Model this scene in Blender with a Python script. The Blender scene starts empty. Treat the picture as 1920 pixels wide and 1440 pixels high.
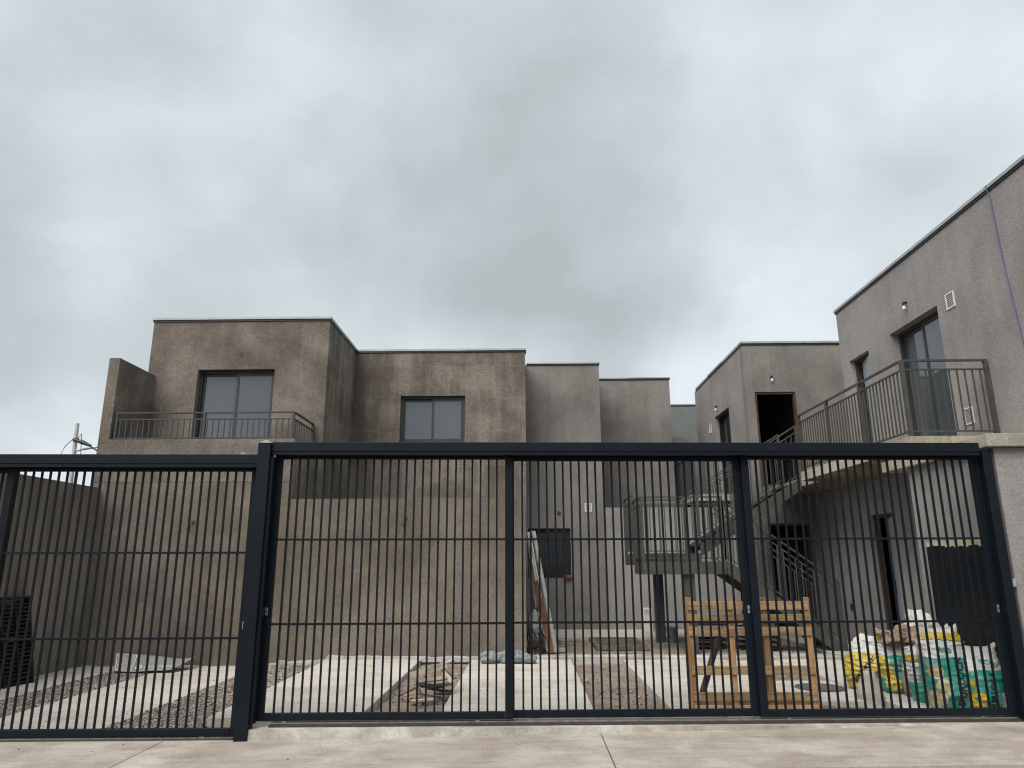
import bpy, bmesh, math, random
from mathutils import Vector, Matrix, noise
R = math.radians
random.seed(7)
scn = bpy.context.scene
COL = scn.collection

# ------------------------------------------------------------------ camera
pitch, yaw, roll = R(14.13), R(1.1), R(0.15)
fw = Vector((-math.sin(yaw)*math.cos(pitch), math.cos(yaw)*math.cos(pitch), math.sin(pitch)))
rt = Vector((math.cos(yaw), math.sin(yaw), 0))
up = rt.cross(fw)
r2 = rt*math.cos(roll) - up*math.sin(roll)
u2 = up*math.cos(roll) + rt*math.sin(roll)
cd = bpy.data.cameras.new('camera')
cam = bpy.data.objects.new('camera', cd); COL.objects.link(cam)
m = Matrix((r2, u2, -fw)).transposed().to_4x4()
m.translation = Vector((0, 0, 1.5))
cam.matrix_world = m
cd.sensor_fit = 'HORIZONTAL'; cd.sensor_width = 36; cd.lens = 36*1331/1920
cd.clip_start = 0.05; cd.clip_end = 3000
scn.camera = cam

# ------------------------------------------------------------------ sky and sun (overcast)
SUN_EL, SUN_AZ = R(52), R(215)      # azimuth clockwise from +Y: behind the viewer, a little to the left
w = bpy.data.worlds.new('World'); scn.world = w; w.use_nodes = True
nt = w.node_tree; nt.nodes.clear()
def N(tree, t, **k):
    n = tree.nodes.new(t)
    for a, b in k.items(): setattr(n, a, b)
    return n
def L(tree, a, b): tree.links.new(a, b)
sky = N(nt, 'ShaderNodeTexSky', sky_type='NISHITA', sun_disc=False)
sky.sun_elevation = SUN_EL; sky.sun_rotation = SUN_AZ; sky.air_density = 1.0; sky.dust_density = 4.0
tc = N(nt, 'ShaderNodeTexCoord')
sp = N(nt, 'ShaderNodeSeparateXYZ'); L(nt, tc.outputs['Generated'], sp.inputs[0])
az = N(nt, 'ShaderNodeMath', operation='MAXIMUM'); L(nt, sp.outputs['Z'], az.inputs[0]); az.inputs[1].default_value = 0.0
ad = N(nt, 'ShaderNodeMath', operation='ADD'); L(nt, az.outputs[0], ad.inputs[0]); ad.inputs[1].default_value = 0.62
dx = N(nt, 'ShaderNodeMath', operation='DIVIDE'); L(nt, sp.outputs['X'], dx.inputs[0]); L(nt, ad.outputs[0], dx.inputs[1])
dy = N(nt, 'ShaderNodeMath', operation='DIVIDE'); L(nt, sp.outputs['Y'], dy.inputs[0]); L(nt, ad.outputs[0], dy.inputs[1])
cb = N(nt, 'ShaderNodeCombineXYZ'); L(nt, dx.outputs[0], cb.inputs[0]); L(nt, dy.outputs[0], cb.inputs[1]); cb.inputs[2].default_value = 3.1
def wnoise(scale, det, rough, dist, off):
    mp = N(nt, 'ShaderNodeMapping'); mp.inputs['Location'].default_value = off
    L(nt, cb.outputs[0], mp.inputs[0])
    n = N(nt, 'ShaderNodeTexNoise'); n.inputs['Scale'].default_value = scale; n.inputs['Detail'].default_value = det
    n.inputs['Roughness'].default_value = rough; n.inputs['Distortion'].default_value = dist
    L(nt, mp.outputs[0], n.inputs['Vector']); return n.outputs['Fac']
n1 = wnoise(1.5, 2.0, .5, .5, (4.05, 1.75, 0)); n2 = wnoise(2.7, 5, .5, .25, (4.4, 1.3, 0))
n3 = wnoise(6.5, 5, .55, .3, (1.7, 8.2, 0))
m3 = N(nt, 'ShaderNodeMath', operation='MULTIPLY_ADD'); L(nt, n3, m3.inputs[0]); m3.inputs[1].default_value = 0.24; m3.inputs[2].default_value = -0.12
m4 = N(nt, 'ShaderNodeMath', operation='ADD'); L(nt, m3.outputs[0], m4.inputs[0]); L(nt, n1, m4.inputs[1])
mx = N(nt, 'ShaderNodeMath', operation='MULTIPLY_ADD'); L(nt, n2, mx.inputs[0]); mx.inputs[1].default_value = 0.55; L(nt, m4.outputs[0], mx.inputs[2])
cr = N(nt, 'ShaderNodeValToRGB'); L(nt, mx.outputs[0], cr.inputs[0])
cr.color_ramp.elements[0].position = 0.53; cr.color_ramp.elements[0].color = (.385, .422, .436, 1)
cr.color_ramp.elements[1].position = 0.88; cr.color_ramp.elements[1].color = (.655, .715, .75, 1)
e = cr.color_ramp.elements.new(0.70); e.color = (.495, .543, .566, 1)
sc = N(nt, 'ShaderNodeMixRGB', blend_type='MULTIPLY'); sc.inputs[0].default_value = 1; L(nt, sky.outputs[0], sc.inputs[1]); sc.inputs[2].default_value = (.1, .1, .1, 1)
mixs = N(nt, 'ShaderNodeMixRGB'); mixs.inputs[0].default_value = 0.94; L(nt, sc.outputs[0], mixs.inputs[1]); L(nt, cr.outputs[0], mixs.inputs[2])
bg = N(nt, 'ShaderNodeBackground'); L(nt, mixs.outputs[0], bg.inputs[0]); bg.inputs[1].default_value = 0.49
wo = N(nt, 'ShaderNodeOutputWorld'); L(nt, bg.outputs[0], wo.inputs[0])
sd = bpy.data.lights.new('sun', 'SUN'); sd.energy = 1.5; sd.angle = R(50); sd.color = (1, .95, .88)
sun = bpy.data.objects.new('sun', sd); COL.objects.link(sun)
sv = Vector((math.sin(SUN_AZ)*math.cos(SUN_EL), math.cos(SUN_AZ)*math.cos(SUN_EL), math.sin(SUN_EL)))
sun.rotation_euler = sv.to_track_quat('Z', 'Y').to_euler(); sun.location = (0, -10, 30)
scn.cycles.pixel_filter_type = 'BLACKMAN_HARRIS'; scn.cycles.filter_width = 1.15
scn.view_settings.view_transform = 'Standard'; scn.view_settings.look = 'None'
scn.view_settings.exposure = 1.35; scn.view_settings.gamma = 1.0; scn.view_settings.use_curve_mapping = False

# ------------------------------------------------------------------ materials
MATS = {}
def newmat(name):
    mt = bpy.data.materials.new(name); mt.use_nodes = True
    t = mt.node_tree; t.nodes.clear()
    p = N(t, 'ShaderNodeBsdfPrincipled'); o = N(t, 'ShaderNodeOutputMaterial'); L(t, p.outputs[0], o.inputs[0])
    c = N(t, 'ShaderNodeTexCoord'); MATS[name] = mt
    return mt, t, p, c.outputs['Object']
def mapping(t, co, scale=(1, 1, 1), loc=(0, 0, 0), rot=(0, 0, 0)):
    n = N(t, 'ShaderNodeMapping'); n.inputs['Scale'].default_value = scale; n.inputs['Location'].default_value = loc
    n.inputs['Rotation'].default_value = rot; L(t, co, n.inputs[0]); return n.outputs[0]
def noi(t, co, s, det=4, rough=.55, dist=0):
    n = N(t, 'ShaderNodeTexNoise'); n.inputs['Scale'].default_value = s; n.inputs['Detail'].default_value = det
    n.inputs['Roughness'].default_value = rough; n.inputs['Distortion'].default_value = dist; L(t, co, n.inputs['Vector']); return n.outputs['Fac']
def ramp(t, f, stops, interp='LINEAR'):
    n = N(t, 'ShaderNodeValToRGB'); n.color_ramp.interpolation = interp
    el = n.color_ramp.elements
    while len(el) < len(stops): el.new(.5)
    for x, (p, c) in zip(el, stops):
        x.position = p; x.color = (c if isinstance(c, tuple) else (c, c, c)) + (1,)
    L(t, f, n.inputs[0]); return n.outputs[0]
def mix(t, f, a, b, mode='MIX'):
    n = N(t, 'ShaderNodeMixRGB', blend_type=mode)
    for i, v in ((0, f), (1, a), (2, b)):
        if isinstance(v, (int, float)): n.inputs[i].default_value = v if i == 0 else (v, v, v, 1)
        elif isinstance(v, tuple): n.inputs[i].default_value = v + (1,)
        else: L(t, v, n.inputs[i])
    return n.outputs[0]
def math_(t, op, a, b=0.0, c=0.0):
    n = N(t, 'ShaderNodeMath', operation=op)
    for i, v in enumerate((a, b, c)):
        if isinstance(v, (int, float)): n.inputs[i].default_value = v
        else: L(t, v, n.inputs[i])
    return n.outputs[0]
def bump(t, p, h, dist, strength=1.0):
    b = N(t, 'ShaderNodeBump'); b.inputs['Distance'].default_value = dist; b.inputs['Strength'].default_value = strength
    L(t, h, b.inputs['Height']); L(t, b.outputs[0], p.inputs['Normal'])

def plaster(name, lo, mid, hi, blot=.55, streak=.5, patch=0.0, swirl=.5, rough=.9, bumpd=.006, scr=.18):
    mt, t, p, co = newmat(name)
    wco = co
    a = noi(t, co, blot, 6, .62, .3)
    b = noi(t, mapping(t, co, (4.0, 4.0, .35)), 1.0, 5, .6, .2)
    g = noi(t, co, 38, 4, .7)
    sw = noi(t, co, 9, 5, .7, 1.6)
    f = math_(t, 'MULTIPLY_ADD', b, streak, a)
    f = math_(t, 'MULTIPLY_ADD', sw, swirl*.5, f)
    if patch:
        br = N(t, 'ShaderNodeTexBrick'); br.offset = .5
        br.inputs['Scale'].default_value = 1.0; br.inputs['Mortar Size'].default_value = 0.006; br.inputs['Mortar Smooth'].default_value = .3
        br.inputs['Brick Width'].default_value = 1.15; br.inputs['Row Height'].default_value = .75
        br.inputs['Color1'].default_value = (.3, .3, .3, 1); br.inputs['Color2'].default_value = (.7, .7, .7, 1); br.inputs['Mortar'].default_value = (.9, .9, .9, 1)
        sep = N(t, 'ShaderNodeSeparateXYZ'); L(t, co, sep.inputs[0])
        xy = math_(t, 'ADD', sep.outputs[0], sep.outputs[1])
        wob = noi(t, co, .9, 3)
        cm = N(t, 'ShaderNodeCombineXYZ'); L(t, math_(t, 'MULTIPLY_ADD', wob, .25, xy), cm.inputs[0]); L(t, math_(t, 'MULTIPLY_ADD', wob, .3, sep.outputs[2]), cm.inputs[1])
        L(t, cm.outputs[0], br.inputs['Vector'])
        f = math_(t, 'MULTIPLY_ADD', br.outputs['Color'], patch, f)
    off = .5 + streak*.5 + swirl*.25 + patch*.5
    f = math_(t, 'SUBTRACT', f, off - .5)
    lo = tuple(a_*.85+b_*.15 for a_, b_ in zip(lo, mid)); hi = tuple(a_*.85+b_*.15 for a_, b_ in zip(hi, mid))
    c = ramp(t, f, [(.37, lo), (.5, mid), (.63, hi)])
    gr = ramp(t, g, [(.3, .87), (.7, 1.12)])
    c = mix(t, 1.0, c, gr, 'MULTIPLY')
    sc1 = noi(t, co, 13, 4, .62, 3.2); sc2 = noi(t, mapping(t, co, (1, 1, .6), (5, 3, 1)), 24, 3, .6, 2.4)
    c = mix(t, scr, c, mix(t, 1.0, c, ramp(t, sc1, [(.38, .60), (.5, 1.0), (.62, 1.42)]), 'MULTIPLY'))
    c = mix(t, scr, c, mix(t, 1.0, c, ramp(t, sc2, [(.4, .72), (.5, 1.0), (.6, 1.3)]), 'MULTIPLY'))
    # a few thin drip lines and splashes
    d = noi(t, mapping(t, co, (11, 11, .25)), 1.0, 3, .5, .1)
    c = mix(t, ramp(t, d, [(.66, 0.0), (.74, .35)]), c, hi)
    L(t, c, p.inputs['Base Color']); p.inputs['Roughness'].default_value = rough
    p.inputs['Specular IOR Level'].default_value = .2
    h = math_(t, 'MULTIPLY_ADD', sw, .6, g)
    bump(t, p, h, bumpd)
    return mt
plaster('plaster_brown', (.106, .090, .075), (.160, .137, .116), (.222, .195, .166), blot=1.0, streak=.14, patch=.10, swirl=.55, scr=.3)
plaster('plaster_streak', (.098, .083, .069), (.160, .137, .116), (.238, .210, .178), blot=.8, streak=.55, patch=.26, swirl=.5, scr=.35)
plaster('plaster_brown_low', (.106, .088, .072), (.148, .125, .104), (.197, .170, .142), blot=.75, streak=.22, patch=.06, swirl=.6, scr=.22)
plaster('plaster_dark', (.118, .099, .082), (.175, .150, .126), (.24, .212, .18), blot=.5, streak=.6, patch=.05, swirl=.5)
plaster('plaster_gray', (.150, .138, .128), (.192, .178, .165), (.236, .220, .205), blot=.55, streak=.35, patch=.08, swirl=.35)
plaster('plaster_right', (.215, .203, .196), (.258, .244, .236), (.30, .286, .277), blot=.6, streak=.3, patch=.0, swirl=.6)
plaster('plaster_green', (.135, .155, .15), (.165, .185, .18), (.2, .215, .21), blot=.5, streak=.2, patch=.0, swirl=.2)
plaster('raw_concrete', (.25, .23, .18), (.36, .335, .27), (.47, .445, .37), blot=1.4, streak=.5, patch=.06, swirl=.5, bumpd=.004, scr=.2)
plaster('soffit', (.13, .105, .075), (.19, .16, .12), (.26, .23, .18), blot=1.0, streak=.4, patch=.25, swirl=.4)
plaster('cement_pale', (.34, .31, .28), (.42, .39, .355), (.5, .47, .43), blot=2.2, streak=.2, swirl=.6, bumpd=.004, scr=.15)
plaster('cement_grey', (.24, .23, .215), (.33, .315, .295), (.43, .42, .40), blot=2.2, streak=.2, swirl=.8, bumpd=.01)

def concrete(name, lo, mid, hi, scl=.8, dirt=(.2, .16, .12), dirtamt=.5, sheen=.75):
    mt, t, p, co = newmat(name)
    a = noi(t, co, scl, 7, .62, .4)
    b = noi(t, mapping(t, co, (.7, 3.5, 1), rot=(0, 0, .25)), 1.4, 6, .65, .6)
    g = noi(t, co, 55, 4, .7)
    f = math_(t, 'MULTIPLY_ADD', b, .6, a); f = math_(t, 'SUBTRACT', f, .3)
    c = ramp(t, f, [(.3, lo), (.5, mid), (.7, hi)])
    d = noi(t, co, 2.3, 8, .7, .8)
    c = mix(t, ramp(t, d, [(.52, 0.0), (.70, dirtamt)]), c, dirt)
    c = mix(t, 1.0, c, ramp(t, g, [(.3, .80), (.7, 1.16)]), 'MULTIPLY')
    L(t, c, p.inputs['Base Color']); p.inputs['Roughness'].default_value = sheen
    p.inputs['Specular IOR Level'].default_value = .25
    bump(t, p, math_(t, 'MULTIPLY_ADD', b, 1.5, g), .003)
    return mt
concrete('pad_concrete', (.41, .375, .33), (.51, .472, .425), (.58, .54, .49), .9, (.31, .265, .21), .6)
concrete('walk_concrete', (.25, .222, .19), (.345, .31, .268), (.45, .412, .362), 1.6, (.30, .22, .17), .6)
concrete('kerb_concrete', (.26, .24, .21), (.36, .335, .295), (.55, .53, .49), 2.6, (.15, .13, .11), .6)
concrete('rear_walk', (.33, .31, .275), (.41, .385, .345), (.47, .445, .40), .8, (.24, .2, .16), .4)
concrete('asphalt', (.045, .045, .045), (.06, .06, .058), (.08, .078, .075), 1.2, (.1, .09, .08), .4)
concrete('ground_dirt', (.10, .08, .062), (.15, .122, .096), (.21, .175, .14), 1.6, (.27, .24, .2), .5)

def dirt(name, lo, mid, hi):
    mt, t, p, co = newmat(name)
    a = noi(t, co, 2.2, 8, .68, .3); g = noi(t, co, 26, 6, .75); v = noi(t, co, 90, 3, .7)
    c = ramp(t, math_(t, 'MULTIPLY_ADD', g, .6, math_(t, 'SUBTRACT', a, .3)), [(.3, lo), (.5, mid), (.74, hi)])
    c = mix(t, ramp(t, v, [(.62, 0.0), (.7, .8)]), c, (.42, .37, .31))
    L(t, c, p.inputs['Base Color']); p.inputs['Roughness'].default_value = .95; p.inputs['Specular IOR Level'].default_value = .1
    bump(t, p, math_(t, 'MULTIPLY_ADD', g, 2.0, v), .012)
    return mt
dirt('dirt', (.18, .14, .112), (.275, .222, .18), (.38, .32, .27))
dirt('gravel_bed', (.18, .155, .13), (.27, .235, .2), (.38, .34, .30))

def flat(name, col, rough=.6, metal=0.0, var=.12, scl=6, spec=.5, bumpd=0.0, dust=None, dustamt=0.0):
    mt, t, p, co = newmat(name)
    a = noi(t, co, scl, 5, .6)
    c = mix(t, 1.0, col, ramp(t, a, [(.3, 1-var), (.7, 1+var)]), 'MULTIPLY')
    if dust:
        d = noi(t, co, scl*1.7, 8, .7, .5)
        c = mix(t, ramp(t, d, [(.55, 0.0), (.75, dustamt)]), c, dust)
    L(t, c, p.inputs['Base Color']); p.inputs['Metallic'].default_value = metal
    L(t, ramp(t, a, [(.3, max(rough-.07, .02)), (.7, min(rough+.07, 1))]), p.inputs['Roughness'])
    p.inputs['Specular IOR Level'].default_value = spec
    if bumpd: bump(t, p, noi(t, co, scl*5, 4), bumpd)
    return mt
flat('gate_paint', (.0040, .0072, .0118), .5, 0, .15, 4, .2, 0, (.03, .032, .034), .18)
flat('gate_dark', (.003, .004, .006), .5, 0, .15, 4, .4)
flat('rail_paint', (.058, .057, .050), .5, 0, .14, 5, .4, 0, (.12, .115, .10), .5)
flat('rail_dark', (.045, .049, .051), .5, 0, .12, 5, .45)
flat('alu_frame', (.03, .034, .037), .45, 0, .1, 5, .5)
flat('steel_worn', (.30, .29, .27), .45, .6, .3, 14, .5, 0, (.12, .09, .07), .7)
flat('track_rust', (.055, .045, .038), .6, .3, .3, 10, .4, 0, (.14, .11, .08), .6)
flat('scrap_brown', (.06, .045, .038), .8, 0, .4, 20, .2)
flat('cap_metal', (.24, .25, .255), .5, .3, .2, 10, .5)
flat('galv', (.48, .49, .49), .5, .35, .15, 10, .5)
flat('coping_metal', (.36, .375, .38), .45, .3, .15, 3, .5, 0, (.2, .19, .18), .5)
flat('lock_metal', (.5, .5, .48), .35, .7, .15, 30, .5)
flat('black_plastic', (.008, .008, .009), .45, 0, .25, 12, .5, 0, (.08, .075, .07), .35)
flat('black_iron', (.008, .009, .012), .5, 0, .3, 9, .4, 0, (.10, .095, .085), .6)
flat('white_plastic', (.66, .65, .62), .45, 0, .08, 12, .5)
flat('bulb_glass', (.72, .72, .72), .15, 0, .03, 12, .6)
flat('door_grey', (.31, .34, .36), .5, 0, .08, 2, .4, 0, (.42, .42, .4), .4)
flat('door_wood', (.07, .037, .026), .6, 0, .3, 8, .3)
flat('red_paint', (.22, .035, .038), .5, 0, .2, 14, .4, 0, (.3, .25, .22), .5)
flat('bucket_green', (.10, .135, .125), .6, 0, .2, 9, .4, 0, (.32, .31, .28), .6)
flat('purple_cable', (.12, .095, .23), .5, 0, .1, 9)
flat('brown_paper', (.30, .21, .15), .85, 0, .3, 9, .2, .006)
flat('white_sack', (.56, .55, .52), .6, 0, .18, 7, .35, .004, (.36, .32, .27), .5)
flat('tarp_blue', (.17, .185, .195), .5, 0, .35, 12, .4, .004, (.33, .34, .345), .6)
flat('sheet_grey', (.25, .25, .24), .5, 0, .1, 5, .4, 0, (.45, .43, .38), .5)
flat('print_white', (.72, .71, .68), .6, 0, .05, 12)
flat('print_green', (.28, .42, .25), .6, 0, .1, 12)
flat('print_black', (.015, .015, .017), .6, 0, .1, 12)
flat('print_teal', (.03, .25, .20), .6, 0, .1, 12)
flat('lattice_pink', (.45, .30, .26), .6, 0, .2, 12)
flat('box_white', (.55, .54, .51), .7, 0, .1, 6, .3)
flat('pipe_red', (.16, .068, .042), .75, 0, .3, 8, .2)
flat('cream_edge', (.42, .40, .29), .85, 0, .2, 12, .2)
flat('stone_pale', (.34, .30, .265), .9, 0, .35, 14, .2)
flat('stone_mid', (.20, .175, .155), .9, 0, .35, 14, .2)
flat('stone_dark', (.085, .075, .068), .9, 0, .35, 14, .2)
flat('wire_dark', (.03, .03, .03), .6)
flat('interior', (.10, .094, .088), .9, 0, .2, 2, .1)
flat('manhole_iron', (.11, .11, .108), .7, .2, .3, 16, .4, .004)
flat('pink_stain', (.2, .13, .105), .9, 0, .2, 12, .1)

def board_mat():                           # black painted sheet with pale rub marks and drips
    mt, t, p, co = newmat('black_sheet')
    a = noi(t, co, 2.4, 5, .6, .8); d = noi(t, mapping(t, co, (9, 9, .5)), 1.2, 5, .6); g = noi(t, co, 30, 6, .8)
    c = mix(t, ramp(t, a, [(.5, 0.0), (.72, .75)]), (.0055, .0072, .0092), (.019, .020, .021))
    c = mix(t, ramp(t, d, [(.64, 0.0), (.75, .6)]), c, (.026, .026, .026))
    c = mix(t, ramp(t, g, [(.7, 0.0), (.78, .7)]), c, (.25, .25, .24))
    L(t, c, p.inputs['Base Color']); p.inputs['Roughness'].default_value = .5; p.inputs['Specular IOR Level'].default_value = .2
    return mt
board_mat()
def wood(name, lo, mid, hi, axis=0, knots=.5):
    mt, t, p, co = newmat(name)
    s = [22, 22, 22]; s[axis] = 1.6
    oi = N(t, 'ShaderNodeObjectInfo')
    va = N(t, 'ShaderNodeVectorMath', operation='SCALE'); va.inputs[0].default_value = (13, 7, 5); L(t, oi.outputs['Random'], va.inputs['Scale'])
    vb = N(t, 'ShaderNodeVectorMath', operation='ADD'); L(t, co, vb.inputs[0]); L(t, va.outputs[0], vb.inputs[1])
    co = vb.outputs[0]
    a = noi(t, mapping(t, co, tuple(s)), 1.0, 6, .65, 1.2); b = noi(t, co, 3.5, 5, .6, .5)
    f = math_(t, 'MULTIPLY_ADD', b, .7, math_(t, 'SUBTRACT', a, .35))
    c = ramp(t, f, [(.3, lo), (.5, mid), (.68, hi)])
    k = noi(t, co, 7, 3, .5, .2)
    c = mix(t, ramp(t, k, [(.68, 0.0), (.76, knots)]), c, lo)
    hv = N(t, 'ShaderNodeHueSaturation'); L(t, c, hv.inputs['Color'])
    L(t, math_(t, 'MULTIPLY_ADD', oi.outputs['Random'], .5, .75), hv.inputs['Value'])
    L(t, hv.outputs[0], p.inputs['Base Color']); p.inputs['Roughness'].default_value = .75; p.inputs['Specular IOR Level'].default_value = .25
    bump(t, p, a, .002)
wood('pallet_wood_x', (.22, .13, .065), (.40, .27, .15), (.52, .38, .23), 0)
wood('pallet_wood_z', (.22, .115, .055), (.40, .225, .11), (.50, .31, .165), 2)
wood('old_wood_x', (.12, .095, .07), (.22, .18, .138), (.33, .285, .23), 0)
wood('old_wood_z', (.055, .047, .04), (.10, .088, .075), (.17, .15, .13), 2)
wood('pale_batten', (.34, .325, .295), (.47, .45, .415), (.58, .56, .52), 2, .15)

def glass(name, col, ior=1.75, rough=.02):
    mt, t, p, co = newmat(name)
    p.inputs['Base Color'].default_value = col + (1,); p.inputs['Roughness'].default_value = rough; p.inputs['IOR'].default_value = ior
    b = noi(t, co, .8, 2); bump(t, p, b, .004, .3)
glass('glass_sky', (.062, .075, .086), 1.95)
glass('glass_dark', (.012, .014, .017), 1.5)

def sackmat(name, zs, cols, flower=None, fcol=(.52, .36, .03), grime=.35, eyes=True):
    mt, t, p, co = newmat(name)
    sep = N(t, 'ShaderNodeSeparateXYZ'); L(t, co, sep.inputs[0])
    wob = noi(t, co, 4, 3)
    z = math_(t, 'MULTIPLY_ADD', math_(t, 'SUBTRACT', wob, .5), .10, sep.outputs[2])
    c = ramp(t, z, list(zip(zs, cols)), 'CONSTANT')
    for (fx, fz, fr) in (flower or []):
        vx = math_(t, 'SUBTRACT', sep.outputs[0], fx); vz = math_(t, 'SUBTRACT', sep.outputs[2], fz)
        d = math_(t, 'SQRT', math_(t, 'ADD', math_(t, 'MULTIPLY', vx, vx), math_(t, 'MULTIPLY', vz, vz)))
        frn = math_(t, 'LESS_THAN', sep.outputs[1], .02)
        inn = math_(t, 'MULTIPLY', math_(t, 'LESS_THAN', d, fr), frn)
        c = mix(t, inn, c, fcol)
        eye = math_(t, 'MULTIPLY', math_(t, 'LESS_THAN', d, fr*.22), frn)
        if eyes: c = mix(t, eye, c, (.04, .27, .2))
    g = noi(t, co, 6, 7, .7, .5)
    c = mix(t, ramp(t, g, [(.5, 0.0), (.75, grime)]), c, (.45, .41, .34))
    L(t, c, p.inputs['Base Color']); p.inputs['Roughness'].default_value = .36; p.inputs['Specular IOR Level'].default_value = .5
    bump(t, p, noi(t, mapping(t, co, (5, 5, 26)), 1.0, 4, .6, .6), .012)
TEAL = (.018, .26, .205); WHT = (.54, .54, .515); YEL = (.50, .36, .045); BLK = (.02, .02, .02)

# ------------------------------------------------------------------ mesh helpers
class MB:
    def __init__(s): s.v = []; s.f = []; s.mi = []; s.cur = 0
    def face(s, pts):
        b = len(s.v); s.v += [tuple(p) for p in pts]; s.f.append(list(range(b, b+len(pts)))); s.mi.append(s.cur)
    def hexa(s, P):                          # 8 corners, bottom ring then top ring (counter-clockwise)
        b = len(s.v); s.v += [tuple(p) for p in P]
        for f in ((3, 2, 1, 0), (4, 5, 6, 7), (0, 1, 5, 4), (1, 2, 6, 5), (2, 3, 7, 6), (3, 0, 4, 7)):
            s.f.append([b+i for i in f]); s.mi.append(s.cur)
        return s
    def box(s, x0, x1, y0, y1, z0, z1):
        return s.hexa([(x0, y0, z0), (x1, y0, z0), (x1, y1, z0), (x0, y1, z0), (x0, y0, z1), (x1, y0, z1), (x1, y1, z1), (x0, y1, z1)])
    def bar(s, a, b, wd, hg, upv=(0, 0, 1)):  # rectangular bar from a to b
        a, b = Vector(a), Vector(b); d = (b-a).normalized(); U = Vector(upv)
        if abs(d.dot(U)) > .98: U = Vector((0, 1, 0))
        sd_ = d.cross(U).normalized()*wd/2; U = sd_.cross(d).normalized()*hg/2
        return s.hexa([a-sd_-U, a+sd_-U, a+sd_+U, a-sd_+U, b-sd_-U, b+sd_-U, b+sd_+U, b-sd_+U])
    def tube(s, pts, r, n=8, cap=True):
        pts = [Vector(p) for p in pts]; rings = []
        rr = r if isinstance(r, (list, tuple)) else [r]*len(pts)
        for i, p in enumerate(pts):
            d = (pts[min(i+1, len(pts)-1)]-pts[max(i-1, 0)]).normalized()
            U = Vector((0, 0, 1)) if abs(d.z) < .9 else Vector((0, 1, 0))
            a = d.cross(U).normalized(); b = a.cross(d)
            k = len(s.v); s.v += [tuple(p+(a*math.cos(2*math.pi*j/n)+b*math.sin(2*math.pi*j/n))*rr[i]) for j in range(n)]
            rings.append(k)
        for k0, k1 in zip(rings, rings[1:]):
            for j in range(n):
                s.f.append([k0+j, k0+(j+1) % n, k1+(j+1) % n, k1+j]); s.mi.append(s.cur)
        if cap:
            s.f.append([rings[0]+j for j in range(n)][::-1]); s.f.append([rings[-1]+j for j in range(n)]); s.mi += [s.cur]*2
        return s
    def build(s, name, mat, parent=None, local=False, smooth=False, bev=0, fixn=True):
        me = bpy.data.meshes.new(name)
        M = Matrix()
        if parent is not None and not local:
            q = parent
            while q.parent: q = q.parent
            M = (Matrix.Translation(q.location) @ Matrix.Rotation(q.rotation_euler.z, 4, 'Z')).inverted()
        me.from_pydata([M @ Vector(p) for p in s.v], [], s.f)
        for mm in (mat if isinstance(mat, (list, tuple)) else [mat]): me.materials.append(MATS[mm])
        me.polygons.foreach_set('material_index', s.mi)
        if fixn:
            bm = bmesh.new(); bm.from_mesh(me); bmesh.ops.recalc_face_normals(bm, faces=bm.faces); bm.to_mesh(me); bm.free()
        if smooth: me.polygons.foreach_set('use_smooth', [True]*len(me.polygons))
        me.update()
        o = bpy.data.objects.new(name, me); COL.objects.link(o); o.parent = parent
        if bev:
            b = o.modifiers.new('bevel', 'BEVEL'); b.width = bev; b.segments = 2; b.limit_method = 'ANGLE'
        return o
def tag(o, label=None, cat=None, group=None, kind=None):
    for k, v in (('label', label), ('category', cat), ('group', group), ('kind', kind)):
        if v: o[k] = v
    return o
def thing(name, label, cat, loc=(0, 0, 0), rz=0, group=None):
    o = bpy.data.objects.new(name, None); COL.objects.link(o); o.location = loc; o.rotation_euler = (0, 0, rz)
    o.empty_display_size = .2
    return tag(o, label, cat, group)
def struct(name, mb, mat, **k):
    return tag(mb.build(name, mat, **k), kind='structure')
def dup(o, name, parent, loc):
    c = bpy.data.objects.new(name, o.data); COL.objects.link(c); c.parent = parent; c.location = loc; return c
def one(name, mb, mat, label, cat, group=None, base=None, **k):   # a thing that is one mesh, origin at its base
    if base is None:
        xs = [p[0] for p in mb.v]; ys = [p[1] for p in mb.v]; zs = [p[2] for p in mb.v]
        base = ((min(xs)+max(xs))/2, (min(ys)+max(ys))/2, min(zs))
    b = Vector(base); mb.v = [tuple(Vector(p)-b) for p in mb.v]
    o = mb.build(name, mat, None, **k); o.location = b
    return tag(o, label, cat, group)

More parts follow.
